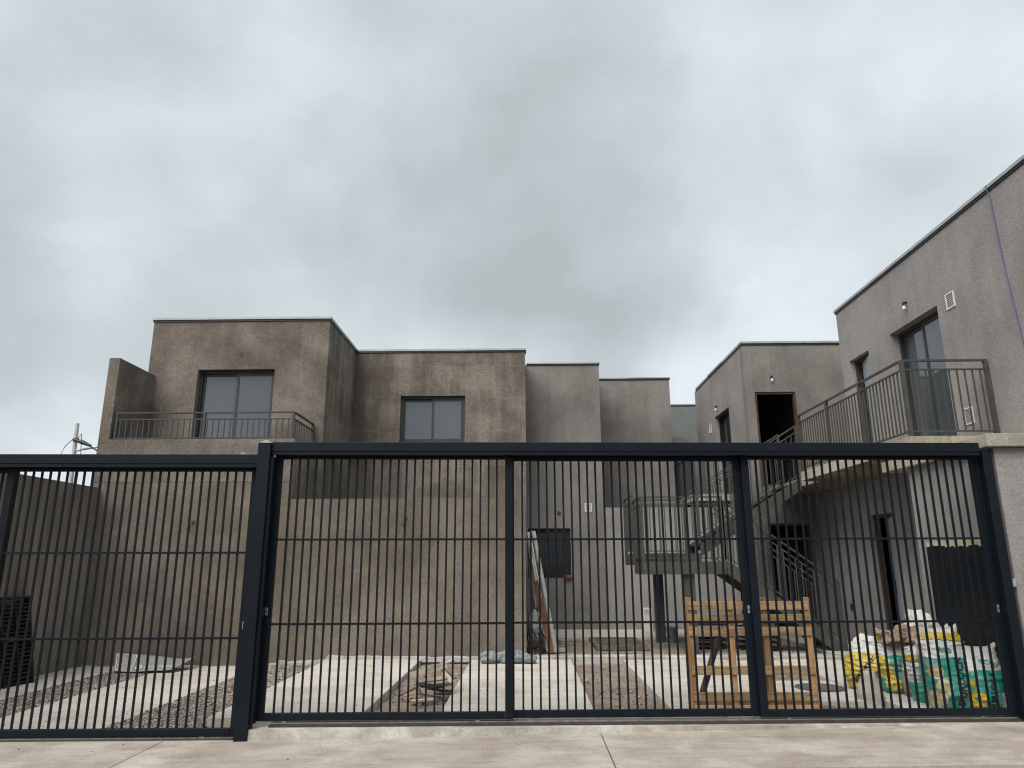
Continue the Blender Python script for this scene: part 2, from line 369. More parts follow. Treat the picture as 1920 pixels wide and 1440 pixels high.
def wall(mb, A, B, z0, z1, th, holes=()):
    """vertical wall from A to B (xy), front face on the line, thickness to the left of A->B; holes (u0,u1,z0,z1)"""
    A, B = Vector(A), Vector(B); Ln = (B-A).length; d = (B-A)/Ln; n = Vector((-d.y, d.x))
    us = sorted({0, Ln, *[h[0] for h in holes], *[h[1] for h in holes]}); zs = sorted({z0, z1, *[h[2] for h in holes], *[h[3] for h in holes]})
    us = [u for u in us if 0 <= u <= Ln]; zs = [z for z in zs if z0 <= z <= z1]
    def solid(i, j):
        if i < 0 or j < 0 or i >= len(us)-1 or j >= len(zs)-1: return False
        u, z = (us[i]+us[i+1])/2, (zs[j]+zs[j+1])/2
        return not any(h[0] < u < h[1] and h[2] < z < h[3] for h in holes)
    P = lambda u, v, z: (A.x+d.x*u+n.x*v, A.y+d.y*u+n.y*v, z)
    for i in range(len(us)-1):
        for j in range(len(zs)-1):
            if not solid(i, j): continue
            a, b, c, e = us[i], us[i+1], zs[j], zs[j+1]
            mb.face([P(a, 0, c), P(b, 0, c), P(b, 0, e), P(a, 0, e)])
            mb.face([P(b, th, c), P(a, th, c), P(a, th, e), P(b, th, e)])
            if not solid(i-1, j): mb.face([P(a, th, c), P(a, 0, c), P(a, 0, e), P(a, th, e)])
            if not solid(i+1, j): mb.face([P(b, 0, c), P(b, th, c), P(b, th, e), P(b, 0, e)])
            if not solid(i, j-1): mb.face([P(a, 0, c), P(a, th, c), P(b, th, c), P(b, 0, c)])
            if not solid(i, j+1): mb.face([P(a, 0, e), P(b, 0, e), P(b, th, e), P(a, th, e)])
    return mb
def wallobj(name, mat, parent, *args):
    mb = MB(); wall(mb, *args); return mb.build(name, mat, parent, fixn=False)
def frame_rect(mb, A, d, n, u0, u1, z0, z1, t, v0, v1):
    """rectangular ring, profile width t, depth v0..v1 behind the wall line"""
    def bx(a, b, c, e):
        P = lambda u, v, z: (A[0]+d[0]*u+n[0]*v, A[1]+d[1]*u+n[1]*v, z)
        mb.hexa([P(a, v0, c), P(b, v0, c), P(b, v1, c), P(a, v1, c), P(a, v0, e), P(b, v0, e), P(b, v1, e), P(a, v1, e)])
    bx(u0, u0+t, z0, z1); bx(u1-t, u1, z0, z1); bx(u0+t, u1-t, z0, z0+t); bx(u0+t, u1-t, z1-t, z1)
def sliding_window(parent, A, B, u0, u1, z0, z1, v=.12, glassmat='glass_sky', fr='alu_frame', label=None):
    A, B = Vector(A), Vector(B); d = (B-A).normalized(); n = Vector((-d.y, d.x))
    mb = MB(); frame_rect(mb, A, d, n, u0+.002, u1-.002, z0+.002, z1-.002, .05, v, v+.09)
    wn = mb.build('window', fr, parent)
    if label: wn['label'] = label
    um = (u0+u1)/2
    for k, (a, b, vv) in enumerate(((u0+.05, um+.03, v+.05), (um-.03, u1-.05, v+.012))):
        mb = MB(); frame_rect(mb, A, d, n, a, b, z0+.052, z1-.052, .05, vv, vv+.03); mb.build('sash', fr, wn)
        mb = MB(); P = lambda u, w_, z: (A.x+d.x*u+n.x*w_, A.y+d.y*u+n.y*w_, z)
        a2, b2, c2, e2 = a+.048, b-.048, z0+.1, z1-.1
        mb.hexa([P(a2, vv+.012, c2), P(b2, vv+.012, c2), P(b2, vv+.018, c2), P(a2, vv+.018, c2), P(a2, vv+.012, e2), P(b2, vv+.012, e2), P(b2, vv+.018, e2), P(a2, vv+.018, e2)])
        mb.build('pane', glassmat, wn)
    return wn
def coping(parent, pts, z, wd=.26, h=.045):
    """parapet cap along a polyline (list of boxes, slightly proud)"""
    rr = random.Random(int(abs(pts[0][0])*100))
    for (x0, x1, y0, y1) in pts:
        lx = x1-x0 > y1-y0; Ln = (x1-x0) if lx else (y1-y0); n = max(1, round(Ln/1.3))
        for i in range(n):
            a, b = i/n, (i+1)/n; g = .003; k = rr.uniform(-.006, .006); kz = rr.uniform(-.004, .004)
            if lx: q = (x0+Ln*a+g, x0+Ln*b-g, y0+k, y1+k)
            else: q = (x0+k, x1+k, y0+Ln*a+g, y0+Ln*b-g)
            MB().box(*q, z+.006+kz, z+.006+kz+h).build('coping', 'coping_metal', parent)
        MB().box(x0+.012, x1-.012, y0+.012, y1-.012, z-.03, z+.001).build('coping_shadow_line', 'black_plastic', parent)  # black strip painted in as the shadow line under the cap

# ------------------------------------------------------------------ the ground
GA = R(2.41); GO = Vector((-2.66, 7.366, 0)); GD = Vector((math.cos(GA), math.sin(GA), 0)); GN = Vector((-math.sin(GA), math.cos(GA), 0))
def gy(x): return GO.y + (x-GO.x)*math.tan(GA)
def swz(x):
    if x < -2.7: return -.135
    return min(-.135 + (x+2.7)*.0137, -.02)
struct('ground', MB().box(-400, 400, -400, 400, -.6, -.42), 'ground_dirt')
struct('road', MB().box(-60, 60, -9, 6.12, -.40, -.20), 'asphalt')
sw = struct('sidewalk', MB().box(-30, 30, 6.16, 7.9, -.40, -.17), 'kerb_concrete')
js = [-12.6, -8.05, -3.46, .70, 5.3, 9.9]
for a, b in zip(js, js[1:]):
    mb = MB(); n = 14; g = .006
    xs = [a+g+(b-a-2*g)*i/n for i in range(n+1)]
    for x0, x1 in zip(xs, xs[1:]):
        y0, ya, yb = 6.2, gy(x0)-.02, gy(x1)-.02
        mb.hexa([(x0, y0, -.17), (x1, y0, -.17), (x1, yb, -.17), (x0, ya, -.17), (x0, y0, swz(x0)), (x1, y0, swz(x1)), (x1, yb, swz(x1)), (x0, ya, swz(x0))])
    mb.build('paving_slab', 'walk_concrete', sw)
struct('street_kerb', MB().box(-30, 30, 6.12, 6.16, -.40, -.10).box(-30, 30, 6.16, 6.196, -.17, -.085), 'kerb_concrete')
struct('far_yard', MB().box(-40, -7.55, 7.4, 60, -.40, -.05), 'ground_dirt')

def dirtpatch(name, x0, x1, y0, y1, z, mat='dirt', amp=.02, st=.07, kind='structure', seed=0):
    mb = MB(); nx, ny = max(2, int((x1-x0)/st)), max(2, int((y1-y0)/st))
    for j in range(ny+1):
        for i in range(nx+1):
            x, y = x0+(x1-x0)*i/nx, y0+(y1-y0)*j/ny
            zz = z + amp*(noise.noise((x*2.3+seed, y*2.3, 3))*1.2 + noise.noise((x*9, y*9+seed, 1))*.5)
            mb.v.append((x, y, zz))
    for j in range(ny):
        for i in range(nx):
            k = j*(nx+1)+i; mb.f.append([k, k+1, k+nx+2, k+nx+1]); mb.mi.append(0)
    return tag(mb.build(name, mat, smooth=True, fixn=False), kind=kind)
def stones(name, rects, n, smin, smax, mats=('stone_pale', 'stone_mid', 'stone_dark'), zf=None, wts=(6, 5, 2), seed=1, parent=None):
    rnd = random.Random(seed); mb = MB(); areas = [(r[1]-r[0])*(r[3]-r[2]) for r in rects]
    OCT = [(1, 0, 0), (0, 1, 0), (-1, 0, 0), (0, -1, 0), (0, 0, 1), (0, 0, -1)]
    FC = [(0, 1, 4), (1, 2, 4), (2, 3, 4), (3, 0, 4), (1, 0, 5), (2, 1, 5), (3, 2, 5), (0, 3, 5)]
    for _ in range(n):
        r = rnd.choices(rects, areas)[0]; x, y = rnd.uniform(r[0], r[1]), rnd.uniform(r[2], r[3])
        s_ = smin*(smax/smin)**(rnd.random()**2); a = rnd.uniform(0, 6.28); b = len(mb.v); z = r[4]
        sx, sy, sz = s_*rnd.uniform(.7, 1.3), s_*rnd.uniform(.6, 1.1), s_*rnd.uniform(.35, .75)
        for (px, py, pz) in OCT:
            px, py, pz = px*sx*rnd.uniform(.7, 1.2), py*sy*rnd.uniform(.7, 1.2), pz*sz*rnd.uniform(.8, 1.1)
            if pz == 0: pz = rnd.uniform(-.3, .3)*sz
            mb.v.append((x+px*math.cos(a)-py*math.sin(a), y+px*math.sin(a)+py*math.cos(a), z+pz+sz*.35))
        mi = rnd.choices(range(len(mats)), wts)[0]
        for f in FC: mb.f.append([b+i for i in f]); mb.mi.append(mi)
    o = mb.build(name, list(mats), parent, fixn=False); o['kind'] = 'stuff'; return o
dirtpatch('yard_ground', -7.5, 6.2, 7.3, 22, -.2, 'dirt', .012, .14)
# concrete wheel strips of the parking bays
def pad(x0, x1, y0, y1, z, mat='pad_concrete', cuts=()):
    ys = [y0, *cuts, y1]; mb = MB()
    for a, b in zip(ys, ys[1:]):
        mb.box(x0, x1, a+.003, b-.003, -.25, z)
    return struct('concrete_strip', mb, mat, bev=.008)
pad(-7.3, -6.45, gy(-6.45)+.205, 12.1, -.115); pad(-5.72, -4.2, gy(-4.2)+.205, 12.1, -.115, cuts=(9.9,))
pad(-3.22, -1.70, gy(-1.7)+.265, 12.1, 0, cuts=(9.8,)); pad(-.90, .70, gy(.7)+.265, 12.06, .002, cuts=(9.9,)); pad(1.52, 3.12, gy(3.12)+.265, 12.06, 0, cuts=(9.7,))
pad(4.0, 5.0, gy(5)+.265, 13.2, .0, cuts=(9.5, 11.5))
pad(3.126, 3.994, 8.66, 10.08, -.012)
pad(3.126, 3.994, 10.95, 12.06, -.012)
pad(5.006, 6.07, 9.45, 15.2, .06, 'rear_walk', cuts=(12.4,))
pad(.02, 4.8, 15.05, 16.78, .05, 'rear_walk', cuts=(15.9,))
struct('rear_kerb', MB().box(.0, 4.99, 12.07, 12.30, -.25, .05), 'kerb_concrete', bev=.012)
dirtpatch('rear_dirt', .0, 5.0, 12.3, 15.05, -.005, 'dirt', .025, .08, seed=5)
mb = MB(); mb.box(-4.2, -3.22, 7.46, 12.1, -.25, -.1); struct('gravel_base', mb, 'gravel_bed')
for nm, a, b, c, d_, z in (('gravel_strip', -6.45, -5.72, 7.35, 12.1, -.115), ('gravel_strip', -4.2, -3.22, 7.46, 12.1, -.075)):
    dirtpatch(nm, a, b, c, d_, z-.005, 'gravel_bed', .012, .07)
for nm, a, b, c, d_, z in (('dirt_strip', -1.70, -.90, 7.5, 12.1, -.075), ('dirt_strip', .70, 1.52, 7.58, 12.07, -.07), ('dirt_strip', 3.12, 4.0, 7.7, 8.66, -.07), ('dirt_strip', 3.12, 4.0, 10.08, 10.95, -.05)):
    dirtpatch(nm, a, b, c, d_, z, 'dirt', .03, .05, seed=a)
stones('gravel', [(-6.45, -5.72, 7.4, 12.1, -.118), (-4.2, -3.22, 7.5, 12.0, -.078)], 15000, .007, .026, seed=3)
stones('soil_clods', [(-1.68, -.92, 7.5, 12, -.072), (.72, 1.5, 7.6, 12.05, -.067), (3.14, 3.98, 7.72, 8.64, -.067), (3.14, 3.98, 10.1, 10.93, -.047), (.1, 4.9, 12.35, 15.0, .0)], 3600, .005, .03,
       mats=('stone_mid', 'dirt', 'stone_pale'), wts=(3, 8, 2), seed=4)
stones('litter_grit', [(-3.2, -1.75, 7.8, 12, .001), (-.88, .68, 7.8, 12, .003), (1.55, 3.1, 7.9, 12, .001), (-5.7, -4.2, 7.7, 12, -.114), (4.05, 4.95, 8.0, 12, .001),(-7.2, 5, 12.0, 12.09, 0), (-2.5, 4.9, 7.0, 7.3, -.09), (-5, 4.5, 6.3, 7.2, -.09)], 520, .003, .011, mats=('stone_dark', 'stone_mid'), wts=(3, 2), seed=5)

# ------------------------------------------------------------------ left building
LB = thing('apartment_building', 'brown rendered two storey block with a parapet balcony on the left', 'building', (-3.7, 13.0, 0))
W0, W1, W2 = 'plaster_brown', 'plaster_brown_low', 'plaster_dark'
ROOF = 6.22
def lw(mat, *a): return wallobj('wall', mat, LB, *a)
lw(W1, (-7.45, 12.1), (-4.0, 12.1), -.2, 2.86, .2)                              # ground floor front
lw(W0, (-7.26, 12.095), (-4.0, 12.095), 2.86, 3.6, .16)                          # balcony parapet, front
lw(W0, (-4.0, 12.256), (-4.0, 13.345), 2.86, 3.6, .16)                             # balcony parapet, side
lw(W1, (-4.0, 12.31), (-4.0, 13.345), -.2, 2.86, .18); lw(W1, (-4.0, 13.36), (-4.0, 15.6), -.2, 2.56, .1)
lw(W1, (-3.995, 12.1), (-.01, 12.1), -.2, 2.56, .2)                                # patio wall
lw(W1, (-.01, 12.302), (-.01, 15.6), -.2, 2.56, .18)
MB().box(-7.45, -7.26, 12.095, 13.34, 2.86, 5.08).build('fin_wall', W0, LB)       # fin closing the balcony
lw(W0, (-7.42, 13.35), (-3.88, 13.35), 0, ROOF, .2, [(.99, 2.51, 2.96, 5.20)])
lw('plaster_streak', (-3.88, 13.552), (-3.88, 15.618), 0, ROOF, .2)
lw('plaster_streak', (-3.88, 15.62), (0, 15.62), 0, ROOF, .2, [(1.06, 2.52, 4.10, 5.17)])
lw(W0, (0, 15.822), (0, 22), 0, ROOF, .2)
lw(W0, (-7.42, 22), (-7.42, 13.552), 0, ROOF, .2)
MB().box(-7.2, -.22, 15.84, 21.9, 5.7, 5.9).box(-7.2, -4.1, 13.56, 15.83, 5.7, 5.9).build('roof_slab', 'interior', LB)
MB().box(-7.25, -4.17, 12.26, 13.34, 2.75, 2.95).build('balcony_floor', 'raw_concrete', LB)
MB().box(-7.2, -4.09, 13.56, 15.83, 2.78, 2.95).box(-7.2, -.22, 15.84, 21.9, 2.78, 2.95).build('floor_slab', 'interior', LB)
MB().box(-7.2, -.22, 21.7, 21.9, 0, 5.7).build('back_wall', 'interior', LB)
coping(LB, [(-7.45, -3.85, 13.32, 13.56), (-4.09, -3.85, 13.562, 15.588), (-4.09, .03, 15.59, 15.84)], ROOF)
sliding_window(LB, (-7.42, 13.35), (-3.88, 13.35), .99, 2.51, 2.96, 5.20, .13)
sliding_window(LB, (-3.88, 15.62), (0, 15.62), 1.06, 2.52, 4.10, 5.17, .09)
MB().tube([(-5.61, 13.37, 5.51), (-5.61, 13.345, 5.51)], .045, 12).build('wall_outlet', 'wire_dark', LB)
for (x, y, z) in ((-2.03, 12.1, 2.23), (-5.63, 12.1, 2.17)):
    mb = MB(); mb.tube([(x, y+.01, z), (x, y-.012, z)], .035, 10); mb.build('wall_outlet', 'wire_dark', LB)
    MB().tube([(x, y-.01, z), (x-.01, y-.05, z-.05), (x-.03, y-.04, z-.11), (x-.02, y-.03, z-.16)], .008, 6).build('loose_wire', 'wire_dark', LB)
mb = MB()
for i in range(10):                                                              # smear of pale plaster on the parapet
    a = i/9; mb.v.append((-4.98+.22*a, 12.09, 3.27+.05*math.sin(a*3.14)+.006*random.random())); mb.v.append((-4.98+.22*a, 12.085, 3.285+.075*math.sin(a*3.14)**.7))
mb.f = [[2*i, 2*i+2, 2*i+3, 2*i+1] for i in range(9)]; mb.mi = [0]*9
mb.build('plaster_smear', 'cement_grey', LB)
# skirting of rough mortar along the base of the front walls
mb = MB(); xs = [-7.2+.05*i for i in range(143)]
for x in xs:
    z = -.12 if x < -4.0 else (-.08 if x < -3.22 else -.01); nn = noise.noise((x*1.7, 0, 3)); n2_ = noise.noise((x*9, 2, 0))
    h = max(.012, .05+.05*nn+.02*n2_) if x > -4.3 else max(.005, .012+.02*nn)
    dpt = max(.012, .03+.02*noise.noise((x*3, 5, 1))+.008*n2_)
    mb.v += [(x, 12.099-dpt, z-.03), (x, 12.099-dpt*.6, z+.012+h*.5), (x, 12.0985, z+.012+h)]
for i in range(len(xs)-1):
    for k in range(2): mb.f.append([3*i+k, 3*i+3+k, 3*i+4+k, 3*i+1+k]); mb.mi.append(0)
mb.build('mortar_skirting', 'cement_grey', LB)

def railing(parent, a, b, h, post_ts, pitch=.1, rail='rail_paint', gap=.11, low=.07, pw=.045, bw=.016, upz=None, name=True):
    """railing between floor points a,b: posts at fractions, two top rails, a bottom rail and balusters (all parts)"""
    a, b = Vector(a), Vector(b); Z = Vector((0, 0, 1)); Ln = (b-a).length
    for t_ in post_ts:
        p = a.lerp(b, t_); MB().bar(p, p+Z*h, pw, pw).build('post', rail, parent)
    MB().bar(a+Z*(h+.012), b+Z*(h+.012), .045, .024).build('top_rail', rail, parent)
    MB().bar(a+Z*(h-gap), b+Z*(h-gap), .026, .02).build('mid_rail', rail, parent)
    MB().bar(a+Z*low, b+Z*low, .026, .02).build('bottom_rail', rail, parent)
    n = max(1, int(Ln/pitch)); src = None
    q = parent
    while q.parent: q = q.parent
    for i in range(1, n):
        p = a.lerp(b, i/n)
        if any(abs(i/n-t_)*Ln < .04 for t_ in post_ts): continue
        if src is None:
            src = MB().box(-bw/2, bw/2, -bw/2, bw/2, low+.01, h-gap-.01).build('baluster', rail, parent, local=True); src.location = p-q.location
        else: dup(src, 'baluster', parent, p-q.location)
br = thing('balcony_railing', 'low grey metal railing on the parapet of the left balcony', 'railing', (-5.6, 12.17, 3.6))
railing(br, (-7.24, 12.17, 3.6), (-4.06, 12.17, 3.6), .47, (0.01, .5, .995), .1, gap=.105, low=.03, rail='rail_dark')
railing(br, (-4.07, 12.2, 3.6), (-4.07, 13.32, 3.6), .47, (.98,), .1, gap=.105, low=.03, rail='rail_dark')
# boundary wall on the left
mb = MB(); wall(mb, (-7.3, 12.09), (-7.3, 6.9), -.2, 2.76, -.18)
one('boundary_wall', mb, 'plaster_dark', 'tall dark rendered boundary wall running back from the gate on the left', 'wall', fixn=True)
one('wall_insulator', MB().tube([(-7.42, 8.62, 2.755), (-7.42, 8.62, 2.80)], .028, 8).tube([(-7.42, 8.62, 2.80), (-7.39, 8.57, 2.92)], .004, 6), 'black_plastic', 'small black insulator with a wire stub on top of the left boundary wall', 'insulator')

# ------------------------------------------------------------------ middle building
MBD = thing('apartment_building', 'grey rendered stepped block at the back with a dark barred window', 'building', (2.2, 17.0, 0))
def mw(mat, *a): return wallobj('wall', mat, MBD, *a)
GP = 'plaster_gray'
mw(GP, (.001, 16.8), (1.8, 16.8), -.2, ROOF, .2, [(.03, 1.02, 1.16, 2.27)])
mw(GP, (1.8, 17.002), (1.8, 18.298), -.2, ROOF, .2)
mw(GP, (1.802, 18.3), (3.81, 18.3), -.2, ROOF, .2)
mw(GP, (3.81, 18.502), (3.81, 24), -.2, ROOF, .2)
mw('plaster_right', (1.802, 16.8), (4.828, 16.8), -.2, 2.74, .18)
MB().box(.21, 3.6, 18.51, 24, 5.7, 5.9).box(.21, 1.59, 17.01, 18.5, 5.7, 5.9).box(.21, 1.59, 17.01, 18.5, 2.7, 2.9).build('roof_slab', 'interior', MBD)
MB().box(.21, 1.59, 18.3, 18.5, 0, 2.7).build('inner_wall', 'interior', MBD)
coping(MBD, [(.03, 1.83, 16.77, 17.01), (1.59, 1.83, 17.012, 18.268), (1.59, 3.84, 18.27, 18.51)], ROOF, h=.03)
wn = sliding_window(MBD, (0, 16.8), (1.8, 16.8), .03, 1.02, 1.16, 2.27, .07, 'glass_dark', 'black_iron', label='black framed sliding window, left half open')
for zz in (1.98, 1.85, 1.72):
    MB().box(.52, .96, 16.905, 16.915, zz, zz+.022).build('guard_bar', 'alu_frame', wn)  # bar colour lightened to stand in for reflected lines in the window
mb = MB(); frame_rect(mb, (1.365, 16.8), (1, 0), (0, 1), 0, .17, 2.65, 2.84, .022, -.014, .002); vf = mb.build('vent_frame', 'white_plastic', MBD)
for i in range(5): MB().box(1.388, 1.512, 16.792, 16.799, 2.676+i*.029, 2.676+i*.029+.02).build('vent_slat', 'galv', vf)
MB().tube([(.765, 16.81, 2.62), (.765, 16.785, 2.62)], .045, 10).build('wall_outlet', 'wire_dark', MBD)
MB().tube([(.574, 16.81, .16), (.574, 16.79, .16)], .05, 10).build('pipe_stub', 'cement_grey', MBD)
mw(GP, (3.82, 20.6), (4.82, 20.6), -.2, 5.06, .18)
FW_ = thing('far_house', 'plain greenish rendered house wall beyond the alley', 'building', (4.9, 22, 0))
wallobj('wall', 'plaster_green', FW_, (3.83, 22.0), (7.5, 22.0), -.2, 6.3, .2); coping(FW_, [(3.83, 7.5, 21.98, 22.22)], 6.3, h=.04)

# ------------------------------------------------------------------ building A (right, back) and B (right, front)
BA = thing('apartment_building', 'grey rendered block at the right back with a dark open doorway', 'building', (5.9, 16.5, 0))
PR = 'plaster_right'
wallobj('wall', GP, BA, (4.83, 15.25), (9.0, 15.25), -.2, ROOF, .2, [(.20, 1.09, 3.06, 5.12), (.24, 1.10, .06, 2.28)])
wallobj('wall', PR, BA, (4.83, 19.6), (4.83, 15.452), -.2, ROOF, .2, [(1.72, 3.0, 3.06, 5.08), (1.5, 3.0, .06, 2.3)])
wallobj('wall', PR, BA, (9.0, 19.6), (4.83, 19.6), -.2, ROOF, -.2)
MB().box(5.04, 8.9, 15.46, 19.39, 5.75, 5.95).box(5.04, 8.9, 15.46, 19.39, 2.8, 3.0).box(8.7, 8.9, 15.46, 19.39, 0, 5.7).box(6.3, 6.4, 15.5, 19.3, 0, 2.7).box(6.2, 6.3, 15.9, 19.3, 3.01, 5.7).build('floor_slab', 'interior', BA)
coping(BA, [(4.80, 9.0, 15.22, 15.46), (4.80, 5.04, 15.462, 19.6)], ROOF)
d_ = MB(); frame_rect(d_, (4.83, 15.25), (1, 0), (0, 1), .202, 1.088, 3.06, 5.118, .045, .02, .12); d_.build('door_frame', 'door_wood', BA)
d_ = MB(); frame_rect(d_, (4.83, 15.25), (1, 0), (0, 1), .242, 1.098, .062, 2.278, .045, .02, .12); d_.build('door_frame', 'door_wood', BA)
sliding_window(BA, (4.83, 19.6), (4.83, 15.452), 1.72, 3.0, 3.08, 5.08, .1, 'glass_dark', 'black_iron')
mb = MB(); frame_rect(mb, (4.83, 18.45), (0, -1), (1, 0), 0, .18, 4.76, 5.0, .02, -.012, .002); mb.build('vent_frame', 'white_plastic', BA)
def wall_bulb(parent, p, n):
    p, n = Vector(p), Vector(n); q = p+n*.05
    MB().tube([p-n*.01, q, q-Vector((0, 0, .05))], .02, 8).build('bulb_socket', 'black_plastic', parent)
    mb = MB(); zs = [(0, .013), (-.018, .016), (-.036, .026), (-.056, .028), (-.072, .02), (-.08, .005)]
    mb.tube([q+Vector((0, 0, -.045+a)) for a, _ in zs], [r for _, r in zs], 10); mb.build('bulb', 'bulb_glass', parent, smooth=True)
wall_bulb(BA, (5.42, 15.25, 5.46), (0, -1, 0)); wall_bulb(BA, (4.83, 17.55, 5.3), (-1, 0, 0))

BB = thing('apartment_building', 'large grey rendered block on the right with upper glass door and vents', 'building', (6.6, 10.4, 0))
XB = 6.08
wallobj('wall', PR, BB, (XB, 15.24), (XB, 7.66), -.2, 3.05, .2, [(2.27, 3.13, .06, 2.30)])
wallobj('wall', PR, BB, (XB, 13.25), (XB, 7.66), 3.05, ROOF, .2, [(.32, 1.08, 3.06, 5.14), (1.85, 3.25, 3.06, 5.17)])
wallobj('wall', PR, BB, (12, 13.25), (XB+.202, 13.25), 3.05, ROOF, .2)
wallobj('wall', PR, BB, (XB+.202, 7.66), (12, 7.66), 3.05, ROOF, .2)
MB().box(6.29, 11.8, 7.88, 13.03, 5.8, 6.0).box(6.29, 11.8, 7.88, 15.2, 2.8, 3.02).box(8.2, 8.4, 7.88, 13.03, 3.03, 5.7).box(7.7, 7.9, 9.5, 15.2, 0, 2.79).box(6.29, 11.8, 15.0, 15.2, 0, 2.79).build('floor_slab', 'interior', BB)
coping(BB, [(XB-.03, XB+.21, 7.6, 13.28), (XB+.211, 12, 13.05, 13.28)], ROOF)
wn = sliding_window(BB, (XB, 13.25), (XB, 7.66), 1.85, 3.25, 3.06, 5.17, .14, label='dark framed upper glass door to the balcony')
def leaf_door(parent, y0, y1, z0, z1, ang, lab=None):
    mb = MB(); frame_rect(mb, (XB, y1), (0, -1), (1, 0), .002, y1-y0-.002, z0+.002, z1-.002, .05, .1, .19); fr = mb.build('door_frame', 'door_wood', parent)
    H = Vector((XB+.035, y0+.055, 0)); dr = Vector((math.sin(ang), math.cos(ang), 0)); nn = Vector((dr.y, -dr.x, 0)); wd = y1-y0-.12
    mb = MB(); P = lambda u, v, z: tuple(H+dr*u+nn*v+Vector((0, 0, z)))
    mb.hexa([P(0, 0, z0+.03), P(wd, 0, z0+.03), P(wd, .04, z0+.03), P(0, .04, z0+.03), P(0, 0, z1-.06), P(wd, 0, z1-.06), P(wd, .04, z1-.06), P(0, .04, z1-.06)])
    dl = mb.build('door_leaf', 'door_grey', parent)
    mb = MB(); u, z = wd-.08, z0+1.0
    mb.hexa([P(u-.03, -.012, z-.1), P(u+.03, -.012, z-.1), P(u+.03, -.001, z-.1), P(u-.03, -.001, z-.1), P(u-.03, -.012, z+.13), P(u+.03, -.012, z+.13), P(u+.03, -.001, z+.13), P(u-.03, -.001, z+.13)])
    mb.build('lock_plate', 'black_plastic', dl)
leaf_door(BB, 12.17, 12.93, 3.06, 5.14, R(14)); leaf_door(BB, 12.11, 12.97, .06, 2.30, R(20))
def vent(parent, y, z, s):
    mb = MB(); frame_rect(mb, (XB, y), (0, -1), (1, 0), 0, s, z, z+s*1.15, .018, -.014, .004); o = mb.build('vent_frame', 'white_plastic', parent)
    for i in range(6):
        zz = z+.03+i*(s*1.15-.05)/6; MB().box(XB-.008, XB-.001, y-s+.02, y-.02, zz, zz+.012).build('vent_slat', 'galv', o)
vent(BB, 9.76, 5.0, .2); vent(BB, 9.76, 3.32, .2)
wall_bulb(BB, (XB, 10.77, 5.50), (-1, 0, 0))
MB().tube([(XB-.04, 8.5, 6.27), (XB-.02, 8.49, 6.1), (XB-.012, 8.47, 5.2), (XB-.012, 8.38, 4.0), (XB-.012, 8.3, 2.9)], .007, 6).build('purple_cable', 'purple_cable', BB)
MB().box(XB-.01, XB+.01, 13.93, 14.06, .62, .74).build('switch_plate', 'alu_frame', BB)
# one storey block against the gate
NB = 5.03
MB().box(NB, 12, 7.68, 9.44, -.2, 2.685).build('meter_block', PR, BB)
MB().box(4.93, 12, 7.60, 9.92, 2.69, 2.83).build('lintel_slab', 'raw_concrete', BB, bev=.008)
# walkway slab
MB().box(4.9, 6.076, 9.05, 12.77, 2.90, 3.055).build('balcony_slab', 'raw_concrete', BB)
MB().box(5.26, 6.076, 12.772, 15.246, 2.90, 3.053).build('balcony_slab', 'raw_concrete', BB)
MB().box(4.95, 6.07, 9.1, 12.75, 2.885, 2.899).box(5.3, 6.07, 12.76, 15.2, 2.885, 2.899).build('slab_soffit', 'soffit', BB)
MB().tube([(5.45, 9.9, 2.89), (5.44, 9.9, 2.78), (5.43, 9.9, 2.7)], .006, 6).tube([(5.43, 9.9, 2.7), (5.43, 9.9, 2.62)], .02, 8).build('hanging_socket', 'wire_dark', BB)
MB().box(3.95, 4.828, 16.9, 20.58, 2.90, 3.055).build('balcony_slab', 'raw_concrete', BA)

r1 = thing('balcony_railing', 'grey brown metal railing around the right hand balcony walkway', 'railing', (4.95, 9.1, 3.056))
railing(r1, (4.95, 9.1, 3.056), (6.06, 9.1, 3.056), 1.0, (.0, .985), .095)
railing(r1, (4.95, 9.14, 3.056), (4.95, 12.74, 3.056), 1.0, (.33, .66, 1.0), .095)
r2_ = thing('balcony_railing', 'dark railing of the back walkway seen past the stairs', 'railing', (4.0, 16.95, 3.056))
railing(r2_, (4.0, 16.95, 3.056), (4.0, 20.5, 3.056), 1.05, (0, .5, 1), .06, rail='rail_dark')
railing(r2_, (4.03, 16.95, 3.056), (4.8, 16.95, 3.056), 1.05, (1,), .1, rail='rail_dark')

# ------------------------------------------------------------------ metal staircase
ST = thing('metal_staircase', 'grey brown steel staircase with a half landing and two flights', 'staircase', (3.0, 13.6, 0))
def plate(a, b, wd, hg, name, mat='rail_paint'): return MB().bar(a, b, wd, hg).build(name, mat, ST)
ZL, ZU = 1.50, 1.65
for (x0, x1, y0, y1, z) in ((2.0, 3.42, 12.62, 13.62, ZL), (2.0, 3.25, 13.66, 14.86, ZU)):
    MB().box(x0+.03, x1-.03, y0+.03, y1-.03, z-.02, z).build('landing_deck', 'rail_paint', ST)
    for q in ((x0, x1, y0, y0+.03), (x0, x1, y1-.03, y1), (x0, x0+.03, y0+.031, y1-.031), (x1-.03, x1, y0+.031, y1-.031)):
        MB().box(*q, z-.2, z+.012).build('landing_beam', 'rail_paint', ST)
for (x, y, z) in ((2.80, 12.78, ZL), (2.62, 14.75, ZU)):
    MB().box(x-.09, x+.09, y-.07, y+.07, -.1, z-.2).build('column', 'rail_paint' if y < 13 else 'rail_dark', ST)
